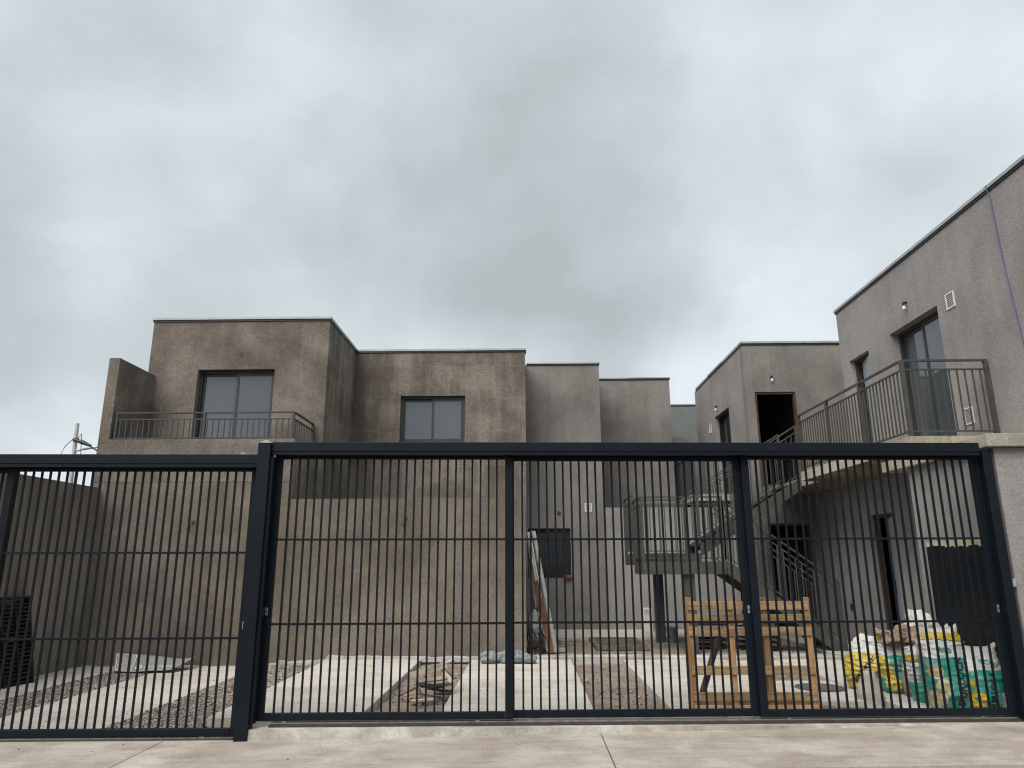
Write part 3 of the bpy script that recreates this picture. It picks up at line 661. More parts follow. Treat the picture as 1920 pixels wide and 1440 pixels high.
# lower flight (front), falling to the right
def flight(x0, z0, x1, z1, y0, y1, n, rails=(True, True)):
    d = Vector((x1-x0, 0, z1-z0))
    for y in (y0, y1):
        P = lambda x, z, yy: (x, yy, z)
        a = .13
        mb = MB(); mb.hexa([(x0, y-.02, z0-.17), (x1, y-.02, z1-.17), (x1, y+.02, z1-.17), (x0, y+.02, z0-.17), (x0, y-.02, z0+.06), (x1, y-.02, z1+.06), (x1, y+.02, z1+.06), (x0, y+.02, z0+.06)])
        mb.build('stringer', 'rail_paint', ST)
    for i in range(n):
        t_ = (i+.5)/n; x, z = x0+(x1-x0)*t_, z0+(z1-z0)*t_
        MB().box(x-.14, x+.14, y0+.022, y1-.022, z-.03, z).build('tread', 'rail_paint', ST)
    for y, on in zip((y0, y1), rails):
        if on: railing(ST, (x0, y, z0+.06), (x1, y, z1+.06), 1.0, (0, .5, 1), .12)
flight(3.44, ZL-.02, 5.30, .10, 12.66, 13.58, 8)
flight(3.26, ZU+.12, 5.25, 3.0, 13.72, 14.72, 9)
MB().box(5.22, 5.34, 12.63, 12.69, -.05, .45).build('foot_plate', 'rail_paint', ST)
railing(ST, (2.02, 12.66, ZL), (3.42, 12.66, ZL), 1.1, (0, 1), .1)
railing(ST, (2.02, 12.66, ZL), (2.02, 13.6, ZL), 1.1, (1,), .055)
railing(ST, (2.02, 13.7, ZU), (2.02, 14.82, ZU), 1.08, (0, 1), .055)
railing(ST, (2.02, 14.82, ZU), (3.24, 14.82, ZU), 1.08, (1,), .1)

# ------------------------------------------------------------------ the sliding gates
def gp(u, v=0, z=0): return GO + GD*u + GN*v + Vector((0, 0, z))
def gate_leaf(label, u0, u1, v, zb, zt, nbars, lock=None, group='sliding gate leaves'):
    t = thing('sliding_gate', label, 'gate', gp(u0, v, zb), GA, group); W = u1-u0; H = zt-zb; D = .04
    def bx(n, a, b, c, d, mat='gate_paint', y0=0, y1=D, par=None, bev=.004): return MB().box(a, b, y0, y1, c, d).build(n, mat, par or t, local=True, bev=bev)
    bx('stile', 0, .08, 0, H); bx('stile', W-.08, W, 0, H)
    bx('bottom_rail', .081, W-.081, 0, .07); bx('top_rail', .081, W-.081, H-.085, H)
    zc1, zc2 = .895, 1.725
    for zc in (zc1, zc2): bx('cross_bar', .081, W-.081, zc-.0105, zc+.0105, y0=.006, y1=.020, bev=0)
    src = None
    for i in range(nbars):
        u = .08 + (W-.16)*(i+1)/(nbars+1)
        if src is None: src = MB().box(-.0095, .0095, .021, .039, .071, H-.086).build('bar', 'gate_paint', t, local=True); src.location = (u, 0, 0)
        else: dup(src, 'bar', t, (u, 0, 0))
    for u in (.28, W-.35):
        o = MB().tube([(u, .01, -.005), (u, .032, -.005)], .022, 12).build('wheel', 'steel_worn', t, local=True)
    if lock is not None:
        u = .032 if lock < 0 else W-.032
        lp = bx('lock_plate', u-.011, u+.011, .98, 1.055, 'lock_metal', -.004, -.0005, bev=.001)
        MB().box(u-.004, u+.004, -.006, -.0042, 1.0, 1.032).build('keyhole', 'gate_dark', lp, local=True)
    return t
gate_leaf('dark blue barred gate leaf just right of the capped post', .012, 2.525, .07, .012, 2.655, 26, -1)
gate_leaf('dark barred gate leaf set back behind its neighbours, middle of the opening', 2.46, 4.985, .125, .012, 2.645, 26, 1)
gate_leaf('dark barred gate leaf at the right end, beside the black sheet', 4.975, 7.555, .07, .012, 2.655, 26, 1)
gate_leaf('dark barred gate leaf left of the capped post, hung lower', -2.76, -.142, .07, -.118, 2.525, 27, 1)
gate_leaf('dark barred gate leaf cut off by the left edge of the picture', -5.3, -2.69, .125, -.118, 2.515, 27)
def gate_beam(label, u0, u1, zt):
    t = thing('gate_beam', label, 'beam', gp(u0, 0, zt-.135), GA); W = u1-u0
    MB().box(0, W, -.05, .16, .035, .135).build('box_section', 'gate_paint', t, local=True, bev=.005)
    MB().box(0, W, -.044, -.006, 0, .034).build('guide_lip', 'gate_paint', t, local=True, bev=.003)
    MB().box(0, W, .012, .15, .028, .0345).build('guide_channel', 'gate_dark', t, local=True)
gate_beam('long dark blue overhead beam right of the capped post', .003, 7.52, 2.735)
gate_beam('lower dark blue overhead beam left of the capped post', -5.6, -.135, 2.605)
t = thing('gate_post', 'thick dark blue gate post with a pyramid cap', 'post', gp(-.131, -.085, -.14), GA)
MB().box(0, .131, 0, .14, 0, 2.86).build('shaft', 'gate_paint', t, local=True, bev=.006)
mb = MB(); q = [(-.004, -.004, 2.861), (.135, -.004, 2.861), (.135, .144, 2.861), (-.004, .144, 2.861)]; ap = (.0655, .07, 2.905)
for i in range(4): mb.face([q[i], q[(i+1) % 4], ap])
mb.face(q[::-1]); MB().box(.1315, .162, .03, .135, .145, 2.72).build('guide_strip', 'gate_paint', t, local=True); mb.build('cap', 'cap_metal', t, local=True)
t = thing('gate_post', 'dark blue gate post against the rendered block at the right end', 'post', gp(7.558, -.02, -.03), GA)
MB().box(0, .1, 0, .1, 0, 2.70).build('shaft', 'gate_paint', t, local=True, bev=.005)
MB().box(.095, .125, -.012, .02, 1.28, 1.36).build('latch', 'lock_metal', t, local=True)
def track(label, u0, u1, z):
    t = thing('gate_track', label, 'rail', gp(u0, 0, z), GA); W = u1-u0
    MB().box(0, W, .02, .19, -.03, -.012).build('base_plate', 'track_rust', t, local=True)
    MB().box(0, W, .082, .094, -.011, .001).build('rail', 'steel_worn', t, local=True)
    MB().box(0, W, .138, .150, -.011, .001).build('rail', 'steel_worn', t, local=True)
track('steel floor track of the right hand gates on the concrete sill', .16, 7.6, -.005); track('steel floor track of the left hand gates', -5.6, -.19, -.13)
mb = MB(); n = 30
for i in range(n):
    a, b = .0+7.75*i/n, .0+7.75*(i+1)/n; P = gp
    v = [-.075+.006*noise.noise((a*2, 1, 0)), -.075+.006*noise.noise((b*2, 1, 0))]
    mb.hexa([P(a, v[0]-.01, -.3), P(b, v[1]-.01, -.3), P(b, .26, -.3), P(a, .26, -.3), P(a, v[0]+.01, -.036), P(b, v[1]+.01, -.036), P(b, .26, -.036), P(a, .26, -.036)])
struct('gate_sill', mb, 'kerb_concrete')
struct('gate_sill', MB().hexa([gp(-6, -.03, -.3), gp(-.14, -.03, -.3), gp(-.14, .2, -.3), gp(-6, .2, -.3), gp(-6, -.03, -.158), gp(-.14, -.03, -.158), gp(-.14, .2, -.158), gp(-6, .2, -.158)]), 'kerb_concrete')

# ------------------------------------------------------------------ black sheet on the block, blocks, sacks
BS = thing('black_sheet', 'black painted sheet with rub marks fixed to the grey block at right', 'panel', (NB-.02, 8.55, .2))
MB().box(NB-.024, NB-.003, 7.80, 9.22, .16, 1.70).build('sheet', 'black_sheet', BS)
mb = MB(); rr = random.Random(2); y = 7.81
while y < 9.2:
    wd = rr.uniform(.04, .12); y2 = min(y+wd, 9.21); mb.box(NB-.021, NB-.0035, y, y2, 1.701, 1.74+rr.uniform(-.004, .004)); mb.box(NB-.0265, NB-.0242, y, y2, 1.68+rr.uniform(-.02, .012), 1.739); y = y2
mb.build('ragged_edge', 'cream_edge', BS)
for i, (x, y, ry) in enumerate(((4.93, 8.02, .1), (4.90, 8.36, -.15))):
    t = one('concrete_block', MB().box(-.09, .09, -.14, .14, 0, .19), 'cement_grey', ['grey concrete block on the ground at the foot of the black sheet, nearest the gate', 'grey concrete block behind the rightmost sack'][i], 'block', 'blocks under the black sheet', base=(0, 0, 0), bev=.01)
    t.location = (x, y, .0); t.rotation_euler = (0, 0, ry)

def sack(label, mat, loc, rz, wd, dp, h, top='pinch', lean=(0, 0), wr=.02, texts=(), seed=0, nt=72, nz=54, fat=.32, group='building sacks by the black sheet'):
    sd_ = seed*13.7
    def prof(t):
        a = .82 + .2*math.sin(min(1, t/.45)*math.pi/2) - (.10 if top == 'pinch' else .05)*max(0, (t-.5)/.5)**1.5
        b = .80 + .22*math.sin(min(1, t/fat)*math.pi/2) - (.88 if top == 'pinch' else .18)*max(0, (t-.42)/.58)**1.4
        if t < .06: k = .86+.14*(t/.06)**.5; a *= k; b *= k
        return wd/2*a, dp/2*b
    def S(th, t, off=0.0):
        a, b = prof(t); c, s_ = math.cos(th), math.sin(th); e_ = .64
        x = a*math.copysign(abs(c)**e_, c); y = b*math.copysign(abs(s_)**e_, s_); z = h*t
        p = Vector((x, y, z)); nrm = Vector((x/(a*a), y/(b*b+1e-4), 0)).normalized()
        k = wr*(1.5*noise.noise((x*6+sd_, y*6, z*7)) + .8*(abs(noise.noise((x*6, y*6+sd_, z*22)))*2-.6) + .18*(abs(noise.noise((x*16, sd_+y*16, z*22)))*2-.6))
        z += .05*h*noise.noise((th*.9, sd_, 2))*t**3 + (.04*h*math.cos(th*2)*t**6 if top == 'pinch' else 0)
        p.z = z; p += nrm*(k*(.35+.65*min(1, t*5))+off)
        p.x += lean[0]*t*t; p.y += lean[1]*t*t
        return p
    o = thing('building_sack', label, 'sack', loc, rz, group)
    mb = MB()
    for j in range(nz+1):
        for i in range(nt): mb.v.append(tuple(S(2*math.pi*i/nt, j/nz)))
    for j in range(nz):
        for i in range(nt): mb.f.append([j*nt+i, j*nt+(i+1) % nt, (j+1)*nt+(i+1) % nt, (j+1)*nt+i]); mb.mi.append(0)
    mb.f.append(list(range(nt))[::-1]); mb.mi.append(0)
    if top == 'pinch':
        k = nz*nt
        for i in range(1, nt//2): mb.f.append([k+i-1, k+i, k+nt-i, k+(nt-i+1) % nt]) ; mb.mi.append(0)
    else:                                       # open mouth: inner wall and floor
        k0 = len(mb.v); dp_ = [1.0, .85, .62]
        for j, tt in enumerate(dp_):
            for i in range(nt):
                p = S(2*math.pi*i/nt, tt, -.012-.01*j); mb.v.append(tuple(p))
        for i in range(nt):
            a, b = nz*nt+i, nz*nt+(i+1) % nt; mb.f.append([a, b, k0+(i+1) % nt, k0+i]); mb.mi.append(0)
            for j in range(2): mb.f.append([k0+j*nt+i, k0+j*nt+(i+1) % nt, k0+(j+1)*nt+(i+1) % nt, k0+(j+1)*nt+i]); mb.mi.append(0)
        mb.f.append([k0+2*nt+i for i in range(nt)]); mb.mi.append(0)
    mb.build('bag', mat, o, local=True, smooth=True, fixn=True)
    for (s_, cx, cz, size, rot, tm) in texts:
        cu = bpy.data.curves.new('lettering', 'FONT'); cu.body = s_; cu.size = size; cu.align_x = 'CENTER'; cu.align_y = 'CENTER'; cu.resolution_u = 2; cu.offset = size*.03
        to = bpy.data.objects.new('lettering_tmp', cu); COL.objects.link(to)
        dg = bpy.context.evaluated_depsgraph_get(); me = bpy.data.meshes.new_from_object(to.evaluated_get(dg))
        bpy.data.objects.remove(to); me.name = 'lettering'
        for v in me.vertices:
            a_, b_ = v.co.x, v.co.y; x = cx + a_*math.cos(rot)-b_*math.sin(rot); z = cz + a_*math.sin(rot)+b_*math.cos(rot)
            tt = max(.02, min(.98, z/h)); aw, _ = prof(tt); q = max(-.99, min(.99, x/aw))
            cth = math.copysign(abs(q)**(1/.64), q); th = -math.acos(cth)
            v.co = S(th, tt, .006)
        me.materials.append(MATS[tm]); lo = bpy.data.objects.new('lettering', me); COL.objects.link(lo); lo.parent = o
    return o
sackmat('sack_yellow', (0, .42, .62, .635, .66), (YEL, WHT, YEL, BLK, WHT), [], grime=.3)
sackmat('sack_teal_a', (0, .42, .555, .565, .62), (TEAL, WHT, BLK, YEL, WHT), [(-.15, .24, .075), (-.10, .11, .08), (-.17, .36, .05)])
sackmat('sack_white_c', (0, .2, .42, .432, .5), (TEAL, WHT, BLK, YEL, WHT), [], grime=.5)
sackmat('sack_teal_d', (0, .025, .52, .68, .69, .76), (WHT, TEAL, WHT, BLK, YEL, WHT), [(-.16, .38, .07), (-.11, .24, .075), (-.18, .12, .08)], fcol=(.46, .40, .22), grime=.8, eyes=False)
sackmat('sack_teal_e', (0, .02, .40), (WHT, TEAL, WHT), [(-.15, .13, .085), (-.2, .28, .05)], grime=.35)
sack('yellow and white cement sack at the far left of the sack heap', 'sack_yellow', (4.20, 9.44, 0), R(-28), .56, .44, .62, 'pinch', (.20, .02), .034, [('Premezcla', -.06, .24, .085, R(62), 'print_black'), ('25 kg', .08, .2, .05, R(62), 'print_black')], 1)
sack('teal sack with yellow flowers leaning between the yellow sack and the open white one', 'sack_teal_a', (4.42, 9.16, 0), R(-8), .42, .38, .68, 'pinch', (.03, .05), .028, [('DURLOCK', .02, .24, .075, R(90), 'print_black')], 2)
sack('small white sack with a gaping mouth and yellow band in the middle of the heap', 'sack_white_c', (4.42, 8.56, 0), R(6), .33, .27, .56, 'open', (0, .03), .03, [('DURLOCK', .02, .12, .05, R(90), 'print_black')], 3)
sack('teal sack half hidden behind the large faded sack', 'sack_teal_a', (4.74, 8.78, 0), R(12), .40, .3, .76, 'pinch', (.02, .04), .03, [('DURLOCK', .02, .3, .075, R(90), 'print_black')], 6)
sack('largest faded teal and white sack with yellow flowers, front of the heap', 'sack_teal_d', (4.455, 8.16, 0), R(-4), .47, .38, .82, 'pinch', (-.02, .05), .026, [('DURLOCK', .06, .29, .10, R(86), 'print_black'), ('eco', -.02, .6, .1, R(-6), 'print_teal'), ('0800', .19, .24, .035, R(88), 'print_black')], 4)
sack('bright teal sack with yellow circles at the right end of the heap, top slumping', 'sack_teal_e', (4.755, 8.08, 0), R(3), .43, .38, .64, 'pinch', (.05, .05), .022, [('DURLOCK', .0, .21, .085, R(86), 'print_black'), ('eco', .0, .5, .095, R(-8), 'print_teal')], 5)

def crumple(name, mat, loc, size, seed, label, cat, amp=.5, sub=4, rz=0, zmin=None):
    bm = bmesh.new(); bmesh.ops.create_icosphere(bm, subdivisions=sub, radius=1)
    for v in bm.verts:
        p = v.co.copy(); k = 1 + amp*(noise.noise(p*1.3+Vector((seed, 0, 0))) + .6*abs(noise.noise(p*3.1+Vector((0, seed, 0)))) + .3*abs(noise.noise(p*7+Vector((0, 0, seed)))))
        v.co = Vector((p.x*size[0], p.y*size[1], p.z*size[2]))*k
        if v.co.z < -size[2]*.8: v.co.z = -size[2]*.8
    for v in bm.verts: v.co.z += size[2]*.8
    me = bpy.data.meshes.new(name); bm.to_mesh(me); bm.free(); me.materials.append(MATS[mat])
    o = bpy.data.objects.new(name, me); COL.objects.link(o); o.location = loc; o.rotation_euler = (0, 0, rz)
    return tag(o, label, cat)
crumple('paper_sack', 'brown_paper', (4.50, 9.08, .56), (.20, .13, .09), 3.3, 'crumpled brown paper sack lying on top of the sack heap', 'sack', 1.1, 3)
crumple('empty_sack', 'white_sack', (4.78, 9.24, .60), (.15, .12, .14), 8.1, 'crumpled white empty sack at the very top of the heap', 'sack', 1.1, 3)
crumple('paper_sack', 'brown_paper', (4.45, 8.9, 0), (.09, .1, .26), 5.3, 'brown paper sack standing squeezed between the teal and the open white sack', 'sack', .5, 4)
mb = MB(); nr, ns = 14, 28
for j in range(nr+1):
    t_ = j/nr; rad = .155*(1-t_**1.6*.62)
    for i in range(ns):
        a = 2*math.pi*i/ns; p = Vector((math.cos(a), math.sin(a), t_*2)); k = 1+.22*noise.noise(p*1.7+Vector((3, 0, 0)))+.08*noise.noise(p*6)
        mb.v.append((3.875+rad*k*math.cos(a)+.02*t_, 8.74+rad*k*.9*math.sin(a), -.08+.37*t_+.03*noise.noise((math.cos(a), math.sin(a), 5))*t_))
for j in range(nr):
    for i in range(ns): mb.f.append([j*ns+i, j*ns+(i+1) % ns, (j+1)*ns+(i+1) % ns, (j+1)*ns+i]); mb.mi.append(0)
mb.f.append([nr*ns+i for i in range(ns)]); mb.mi.append(0)
one('cement_lump', mb, 'cement_pale', 'pale cone shaped lump of hardened cement at the left of the sack heap', 'rubble', smooth=True)

# ------------------------------------------------------------------ pallet stood on edge
PT = thing('wooden_pallet', 'pine pallet stood upright on its edge behind the gate', 'pallet', (2.385, 8.06, 0), R(1))
def pb(n, a, b, c, d, y0, y1, mat): return MB().box(a, b, y0, y1, c, d).build(n, mat, PT, local=True, bev=.004)
for x in (-.655, -.22, .16, .615): pb('stringer', x, x+.058, .0, 1.125, .022, .115, 'pallet_wood_z')
for z0, z1 in ((1.0, 1.09), (.865, .955), (.735, .825), (.345, .435), (.09, .175), (-.0, .05)):
    pb('slat', -.645+random.uniform(-.01, .01), .66+random.uniform(-.01, .01), z0, z1, 0, .021, 'pallet_wood_x')
for z0, z1 in ((.74, .82), (.02, .08)): pb('back_slat', -.64, .65, z0, z1, .117, .136, 'pallet_wood_x')
one('wooden_prop', MB().bar((1.88, 8.42, 0), (2.12, 8.22, .80), .07, .045), 'old_wood_z', 'dark weathered stick propping the pallet from behind', 'stick', base=(1.88, 8.42, 0))

# ------------------------------------------------------------------ heap of broken boards
HB = 'broken boards heaped on the dirt strip'
def board(c, ln, wd, th, rx, ry, rz, label, mat='old_wood_x'):
    o = one('broken_board', MB().box(-ln/2, ln/2, -wd/2, wd/2, -th/2, th/2), mat, label, 'board', HB, base=(0, 0, 0), bev=.003); o.scale = (.8, 1, 1)
    o.location = (-1.10+(c[0]+1.12)*.82, 9.0+(c[1]-9.0)*.8, (c[2]+.06)*1.35-.05); o.rotation_euler = (R(rx), R(ry), R(rz)); return o
wood('heap_pale', (.26, .21, .155), (.40, .34, .265), (.52, .46, .38), 0); wood('heap_shaded', (.03, .025, .02), (.06, .05, .042), (.11, .095, .08), 0)  # inner boards darkened to paint the shaded gaps, top boards lightened
board((-1.22, 8.98, .17), .60, .075, .022, 78, -13, 22, 'long pale board with knots laid across the top of the board heap', 'heap_pale')
board((-1.10, 9.22, .19), .56, .035, .025, 20, -13, 30, 'narrow pale lath along the upper back of the board heap', 'heap_pale')
board((-.97, 9.04, .13), .42, .055, .02, 60, 28, -44, 'board sloping down to the right side of the heap', 'heap_pale')
board((-.95, 9.22, .15), .40, .04, .02, 10, 28, -44, 'thin lath sloping down beside it at the right of the heap')
HL = ['short board jutting left low in the board heap', 'short pale board lying across the middle of the board heap', 'dark board at the front foot of the board heap', 'board crossing flat under the top of the board heap',
      'board buried at the back of the board heap', 'short board pointing at the viewer, right front of the board heap', 'pale offcut lying in front of the board heap', 'lowest board under the back of the heap']
for k, (c, ln, rz, ry, rx) in enumerate((((-1.24, 8.98, .05), .30, 14, 12, 20), ((-1.10, 8.96, .10), .36, 14, -5, 35), ((-1.17, 8.84, -.02), .34, -14, 6, -12), ((-1.04, 8.94, .055), .40, -8, -8, 14), ((-1.16, 9.1, .03), .40, 35, 6, 10), ((-.98, 8.80, .0), .34, 58, 8, 16), ((-1.24, 8.72, -.045), .36, 16, -2, 4), ((-1.06, 9.1, .0), .40, -24, 4, 6))):
    board(c, ln, .06-.008*(k % 3), .022, rx, ry, rz, HL[k], 'heap_shaded' if k in (0, 2, 3, 4, 5, 7) else 'heap_pale')
board((-1.43, 8.95, -.01), .26, .17, .012, 4, -8, 14, 'flat pale offcut left of the board heap', 'pallet_wood_x')
board((-1.50, 9.0, .0), .40, .04, .02, 0, -12, 50, 'thin pale lath at the left edge of the board heap')
board((-1.30, 8.84, .0), .16, .07, .025, 0, 75, 10, 'short upright block at the front left of the board heap')

# grey sheeting roll
mb = MB(); pts = []; rs = []
for i in range(61):
    t_ = i/60; x = -.72+.86*t_; r = .082+.012*math.sin(t_*9)+.045*math.exp(-((t_-.55)/.12)**2)-.035*max(0, t_-.72)/.28
    pts.append((x, 11.62+.03*math.sin(t_*5), .0+r)); rs.append(r)
mb.tube(pts, rs, 28); q = []
for p in mb.v:
    p = Vector(p); k = (abs(noise.noise((p.x*7, p.y*10, p.z*16)))-.2)*.07 + (abs(noise.noise((p.x*18, p.y*20, p.z*34)))-.2)*.03
    c_ = Vector((p.x, 11.62, .07)); d_v = (p-c_).normalized(); p += d_v*k; p.z *= .92; q.append((p.x, p.y, max(p.z, .004)))
mb.v = q
one('sheeting_roll', mb, 'tarp_blue', 'crumpled roll of blue grey plastic sheeting lying on the concrete', 'sheeting', smooth=True)

# ------------------------------------------------------------------ fallen advertising sheet
AS = thing('sign_sheet', 'curled grey plastic sign sheet lying on the left bay', 'sign', (-5.9, 11.6, -.115))
c0, c1, c2, c3 = Vector((-6.27, 11.38, -.075)), Vector((-5.36, 11.42, -.085)), Vector((-5.28, 11.98, -.01)), Vector((-6.62, 12.0, .12))
def SP(a, b, off=0.0):
    p = (c0*(1-a)+c1*a)*(1-b)+(c3*(1-a)+c2*a)*b
    p.z += .015*math.sin(a*3.14)*b + .07*max(0, (a-.72)/.28)**2*(.4+.6*b) - .012*math.sin(a*6.3)*(1-b)
    p.x += -.05*max(0, (a-.8)/.2)**2*(1-b)
    return p+Vector((0, -.25, 1)).normalized()*off
def patchsp(a0, a1, b0, b1, off, n=24, th=0.0):
    mb = MB(); ny = 10
    for j in range(ny+1):
        for i in range(n+1): mb.v.append(tuple(SP(a0+(a1-a0)*i/n, b0+(b1-b0)*j/ny, off)))
    for j in range(ny):
        for i in range(n): k = j*(n+1)+i; mb.f.append([k, k+1, k+n+2, k+n+1]); mb.mi.append(0)
    return mb
o = patchsp(0, 1, 0, 1, 0).build('sheet', 'sheet_grey', AS, smooth=True); sm = o.modifiers.new('thick', 'SOLIDIFY'); sm.thickness = .006
for (a0, a1, b0, b1) in ((.02, .03, .05, .9), (.27, .28, .05, .9), (.02, .28, .05, .085), (.02, .28, .87, .9)):
    patchsp(a0, a1, b0, b1, .006, 6).build('printed_border', 'print_white', AS)
patchsp(.035, .265, .1, .85, .005, 12).build('printed_picture', 'stone_pale', AS)
def disc(a, b, ra, rb, off, mat):
    mb = MB(); mb.v = [tuple(SP(a+ra*math.cos(2*math.pi*i/24), b+rb*math.sin(2*math.pi*i/24), off)) for i in range(24)]; mb.f = [list(range(24))]; mb.mi = [0]; mb.build('printed_logo', mat, AS, fixn=False)
disc(.375, .22, .05, .13, .007, 'print_white'); disc(.375, .22, .036, .095, .009, 'print_green')
cu = bpy.data.curves.new('lettering', 'FONT'); cu.body = '2612 1900 4'; cu.size = .17; cu.align_x = 'LEFT'; cu.align_y = 'CENTER'; cu.resolution_u = 2; cu.shear = .3
to = bpy.data.objects.new('tmp', cu); COL.objects.link(to)
me = bpy.data.meshes.new_from_object(to.evaluated_get(bpy.context.evaluated_depsgraph_get())); bpy.data.objects.remove(to)
for v in me.vertices: v.co = SP(.44+v.co.x*.52, .24+v.co.y*1.7, .008) - AS.location
me.materials.append(MATS['print_white']); o = bpy.data.objects.new('lettering', me); COL.objects.link(o); o.parent = AS

# ------------------------------------------------------------------ black slatted screens leaning at the left
def screen(label, loc, rz, tilt, wd, h, n, seed):
    t = thing('slatted_screen', label, 'screen', loc, rz, 'black slatted screens at the left wall'); M = Matrix.Rotation(tilt, 4, 'X'); rr = random.Random(seed)
    def bx(nm, a, b, y0, y1, c, d, mat='black_iron'):
        mb = MB().box(a, b, y0, y1, c, d); mb.v = [tuple(M @ Vector(p)) for p in mb.v]; return mb.build(nm, mat, t, local=True)
    bx('stile', -wd/2, -wd/2+.03, 0, .12, 0, h); bx('stile', wd/2-.03, wd/2, 0, .12, 0, h); bx('top_rail', -wd/2+.031, wd/2-.031, 0, .05, h-.03, h)
    bx('backing', -wd/2+.031, wd/2-.031, .1, .115, 0, h-.04, 'gate_dark')
    for i in range(n):
        z = .03+(h-.09)*i/n; k = rr.uniform(-.006, .006); bx('slat', -wd/2+.031, wd/2-.031, .01, .06, z, z+(h/n)*.42+k)
    for x in (-.12, .12): bx('brace', x-.01, x+.01, -.012, -.001, 0, h)
screen('black slatted metal screen leaning on the left boundary wall, front one', (-6.97, 10.16, -.115), R(84), R(-13), .82, 1.2, 20, 1)
screen('black slatted metal screen behind the front one, at the left boundary wall', (-6.93, 9.55, -.115), R(90), R(-14), .5, 1.0, 16, 2)

# ------------------------------------------------------------------ battens, sticks and scraps in the corner behind the patio wall
CB = 'battens leaning in the corner'
def stick(name, a, b, wd, hg, mat, label, cat, group=CB):
    return one(name, MB().bar(a, b, wd, hg, (0, 1, 0)), mat, label, cat, group, base=a)
stick('leaning_batten', (.49, 12.75, 0.02), (.155, 14.9, 2.12), .062, .03, 'pale_batten', 'pale batten leaning in the corner, rightmost and longest', 'batten')
stick('leaning_batten', (.445, 12.95, 0.02), (.115, 15.1, 2.14), .03, .03, 'old_wood_x', 'narrow batten leaning just left of the rightmost pale one', 'batten')
stick('leaning_batten', (.36, 12.85, 0.02), (.045, 14.9, 2.10), .05, .03, 'pale_batten', 'second wide pale batten in the corner, left of the gap', 'batten')
stick('leaning_batten', (.31, 13.0, 0.02), (.005, 15.0, 2.06), .03, .035, 'old_wood_x', 'narrow batten left of the second pale one', 'batten')
stick('leaning_batten', (.16, 13.2, 0.02), (.02, 15.2, 1.95), .035, .03, 'old_wood_z', 'darker thin batten nearest the wall in the corner', 'batten')
stick('leaning_batten', (.40, 12.7, 0.02), (.085, 14.8, 2.06), .022, .025, 'pale_batten', 'thin pale pole in the gap between the two wide battens', 'batten')
stick('leaning_batten', (.25, 13.1, 0.02), (.03, 15.1, 2.0), .028, .03, 'pale_batten', 'thin pale pole at the left side of the batten bundle', 'batten')
stick('leaning_batten', (.41, 12.6, 0.03), (.16, 13.3, 1.18), .09, .03, 'pipe_red', 'reddish brown board leaning low in the corner', 'board')
rr = random.Random(11)
SL = [['weathered grey', 'black iron', 'pale'][i % 3]+' stick in the corner tangle, '+w_ for i, w_ in enumerate(('leaning lowest at the left', 'thin and short', 'crossing in front', 'rising to the wall', 'near the dark scrap', 'second from the front', 'under the red board', 'bent at the middle', 'resting on the pale bag', 'lying almost flat', 'close to the wall edge', 'at the very front', 'behind the pale bag', 'tipped against the red board', 'at the back', 'at the right'))]
for i in range(16):
    a = (rr.uniform(.03, .46), rr.uniform(12.36, 12.9), rr.uniform(0.0, .06)); b = (max(.015, a[0]-rr.uniform(.05, .34)), a[1]+rr.uniform(.1, .9), rr.uniform(.25, .85))
    one('scrap_stick', MB().tube([a, ((a[0]+b[0])/2+rr.uniform(-.02, .02), (a[1]+b[1])/2, (a[2]+b[2])/2), b], rr.uniform(.006, .014), 6), ['old_wood_z', 'black_iron', 'old_wood_x'][i % 3], SL[i], 'stick', 'sticks tangled in the corner', base=a)
crumple('scrap_bag', 'white_sack', (.15, 13.1, .30), (.10, .1, .20), 4.4, 'pale bag stuffed behind the sticks in the corner', 'bag', .5, 3)
crumple('scrap_heap', 'scrap_brown', (.13, 12.7, .0), (.12, .16, .12), 9.4, 'dark scrap heap low in the corner under the sticks', 'scrap', .8, 4)
# window sill brick, manhole frame, bucket, box, can, crates
one('red_brick', MB().box(.83, 1.03, 16.70, 16.79, 1.162, 1.222), 'red_paint', 'red brick lying on the sill of the dark window', 'brick', bev=.006)
MH = thing('timber_frame', 'weathered timber frame with a lid set around a pit at the back', 'frame', (1.7, 14.0, 0.0))
for (x0, x1, y0, y1) in ((1.22, 2.14, 13.3, 13.42), (1.22, 2.14, 14.78, 14.86), (1.22, 1.30, 13.421, 14.779), (2.06, 2.14, 13.421, 14.779)):
    MB().box(x0, x1, y0, y1, .0, .07).build('plank', 'old_wood_z', MH, bev=.004)
MB().box(1.301, 2.059, 13.421, 14.779, .0, .05).build('lid', 'old_wood_z', MH)
one('long_lath', MB().bar((.55, 14.6, .03), (1.2, 13.9, .05), .03, .02), 'old_wood_x', 'thin lath lying on the dirt beside the timber frame', 'lath')
one('mortar_slab', MB().box(.47, .66, 13.0, 13.2, 0, .06), 'cement_grey', 'small slab of mortar on the dirt near the battens', 'rubble', bev=.01)
BK = thing('bucket', 'grey green mortar bucket beside the far stair column', 'bucket', (2.80, 14.55, .0))
MB().tube([(2.80, 14.55, .0), (2.80, 14.55, .27)], [.09, .115], 16).build('pail', 'bucket_green', BK, smooth=False)
MB().tube([(2.80, 14.55, .255), (2.80, 14.55, .285)], .125, 16).build('rim', 'bucket_green', BK)
BX = thing('tall_box', 'white box with a pink lattice top against the back wall', 'box', (2.62, 16.3, .05))
MB().box(2.53, 2.72, 16.2, 16.45, .05, .53).build('carton', 'box_white', BX, bev=.004)
for i in range(5):
    for j in range(4):
        MB().box(2.545+i*.034, 2.545+i*.034+.02, 16.196, 16.1995, .41+j*.028, .41+j*.028+.015).build('lattice_dot', 'lattice_pink', BX)
CN = thing('paint_can', 'small red paint can standing by the grey wall', 'can', (5.9, 13.3, .06))
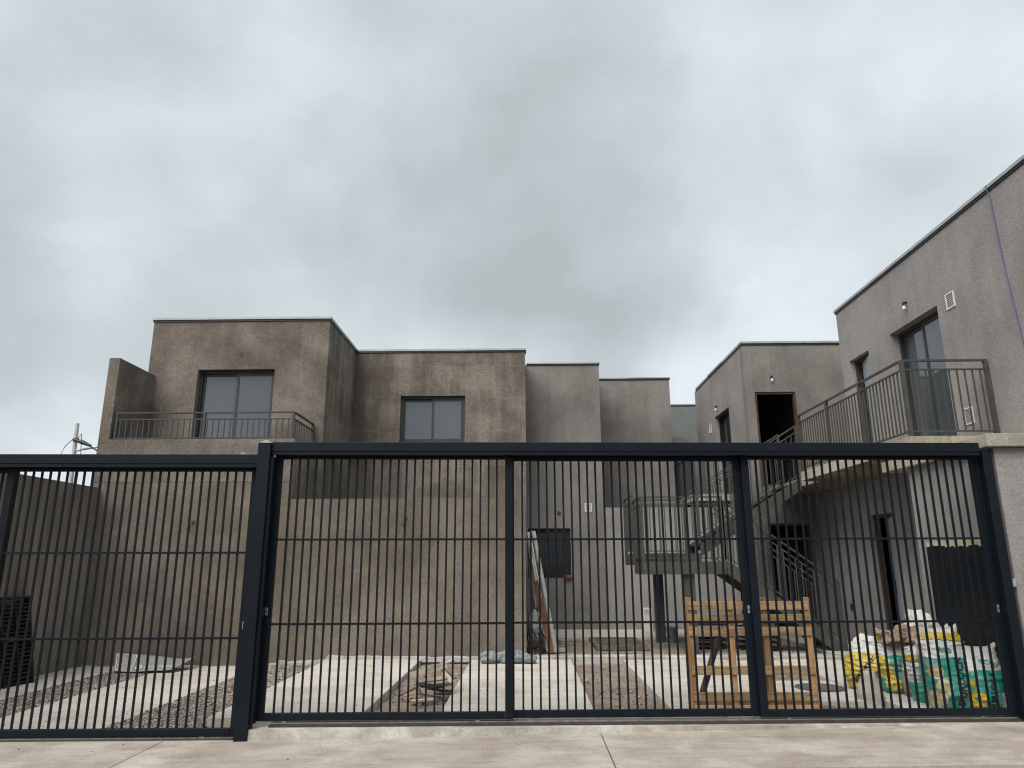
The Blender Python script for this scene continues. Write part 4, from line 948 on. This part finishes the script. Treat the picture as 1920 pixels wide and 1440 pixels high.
MB().tube([(5.9, 13.3, .06), (5.9, 13.3, .22)], .075, 16).build('tin', 'red_paint', CN); MB().tube([(5.9, 13.3, .22), (5.9, 13.3, .25)], .062, 16).build('lid', 'black_plastic', CN)
def crate(label, x, y, z, rz, wd, dp, h, group='black plastic crates behind the pallet'):
    t = thing('plastic_crate', label, 'crate', (x, y, z), rz, group)
    def bx(nm, *a): return MB().box(*a).build(nm, 'black_plastic', t, local=True)
    for sx in (-1, 1):
        for sy in (-1, 1): bx('corner', sx*wd/2-.015, sx*wd/2+.015, sy*dp/2-.015, sy*dp/2+.015, 0, h)
    for zz in (.03, h*.5, h-.03):
        for sy in (-1, 1): bx('slat', -wd/2+.016, wd/2-.016, sy*dp/2-.008, sy*dp/2+.008, zz-.018, zz+.018)
        for sx in (-1, 1): bx('end_slat', sx*wd/2-.008, sx*wd/2+.008, -dp/2+.016, dp/2-.016, zz-.018, zz+.018)
    bx('bottom', -wd/2+.016, wd/2-.016, -dp/2+.016, dp/2-.016, .005, .02)
crate('black slatted crate seen through the left half of the pallet', 3.25, 13.6, .02, R(3), .62, .42, .27)
crate('black slatted crate stacked on it, seen above the pallet slats', 3.25, 13.6, .30, R(-4), .62, .42, .25)
crate('black slatted crate seen through the right half of the pallet', 4.05, 13.3, .02, R(10), .55, .42, .24)
crate('black slatted crate on top of the right hand crate', 4.05, 13.3, .27, R(2), .55, .42, .24)
mb = MB(); mb.tube([(3.62, 9.5, -.012), (3.62, 9.5, .0)], .30, 36); mb2 = MB(); mb2.tube([(3.62, 9.5, .0), (3.62, 9.5, .006)], .265, 36)
MHC = thing('manhole_cover', 'round iron manhole cover in the small concrete slab at right', 'manhole', (3.62, 9.5, -.012))
mb.build('ring', 'manhole_iron', MHC); mb2.build('lid', 'manhole_iron', MHC)

# ------------------------------------------------------------------ utility mast at the far left
UM = thing('utility_mast', 'leaning galvanised mast with a side arm behind the left wall', 'mast', (-10.25, 16, -.1))
MB().tube([(-10.20, 16, -.1), (-10.34, 16, 3.0), (-10.40, 16, 4.66)], [.055, .05, .042], 12).build('pole', 'galv', UM)
MB().tube([(-10.37, 16, 4.02), (-9.3, 16.2, 4.26)], .026, 10).build('arm', 'galv', UM)
MB().tube([(-10.38, 16, 4.24), (-10.38, 16, 4.32)], .065, 10).build('clamp', 'steel_worn', UM)
MB().tube([(-10.38, 15.95, 4.27), (-10.15, 15.9, 4.2), (-9.95, 15.9, 4.12)], [.035, .05, .03], 8).build('insulator', 'black_plastic', UM)
MB().tube([(-9.98, 15.9, 4.12), (-9.0, 15.9, 3.55)], .02, 6).build('cable', 'wire_dark', UM)
MB().tube([(-10.4, 15.95, 4.3), (-10.55, 15.9, 4.1), (-10.62, 15.9, 3.9)], .008, 6).build('guy_wire', 'wire_dark', UM)
MB().tube([(-10.3, 15.95, 4.3), (-10.2, 15.9, 4.4), (-10.15, 15.9, 3.9), (-10.15, 15.9, 3.2)], .008, 6).build('loose_wire', 'wire_dark', UM)
bpy.context.view_layer.update()
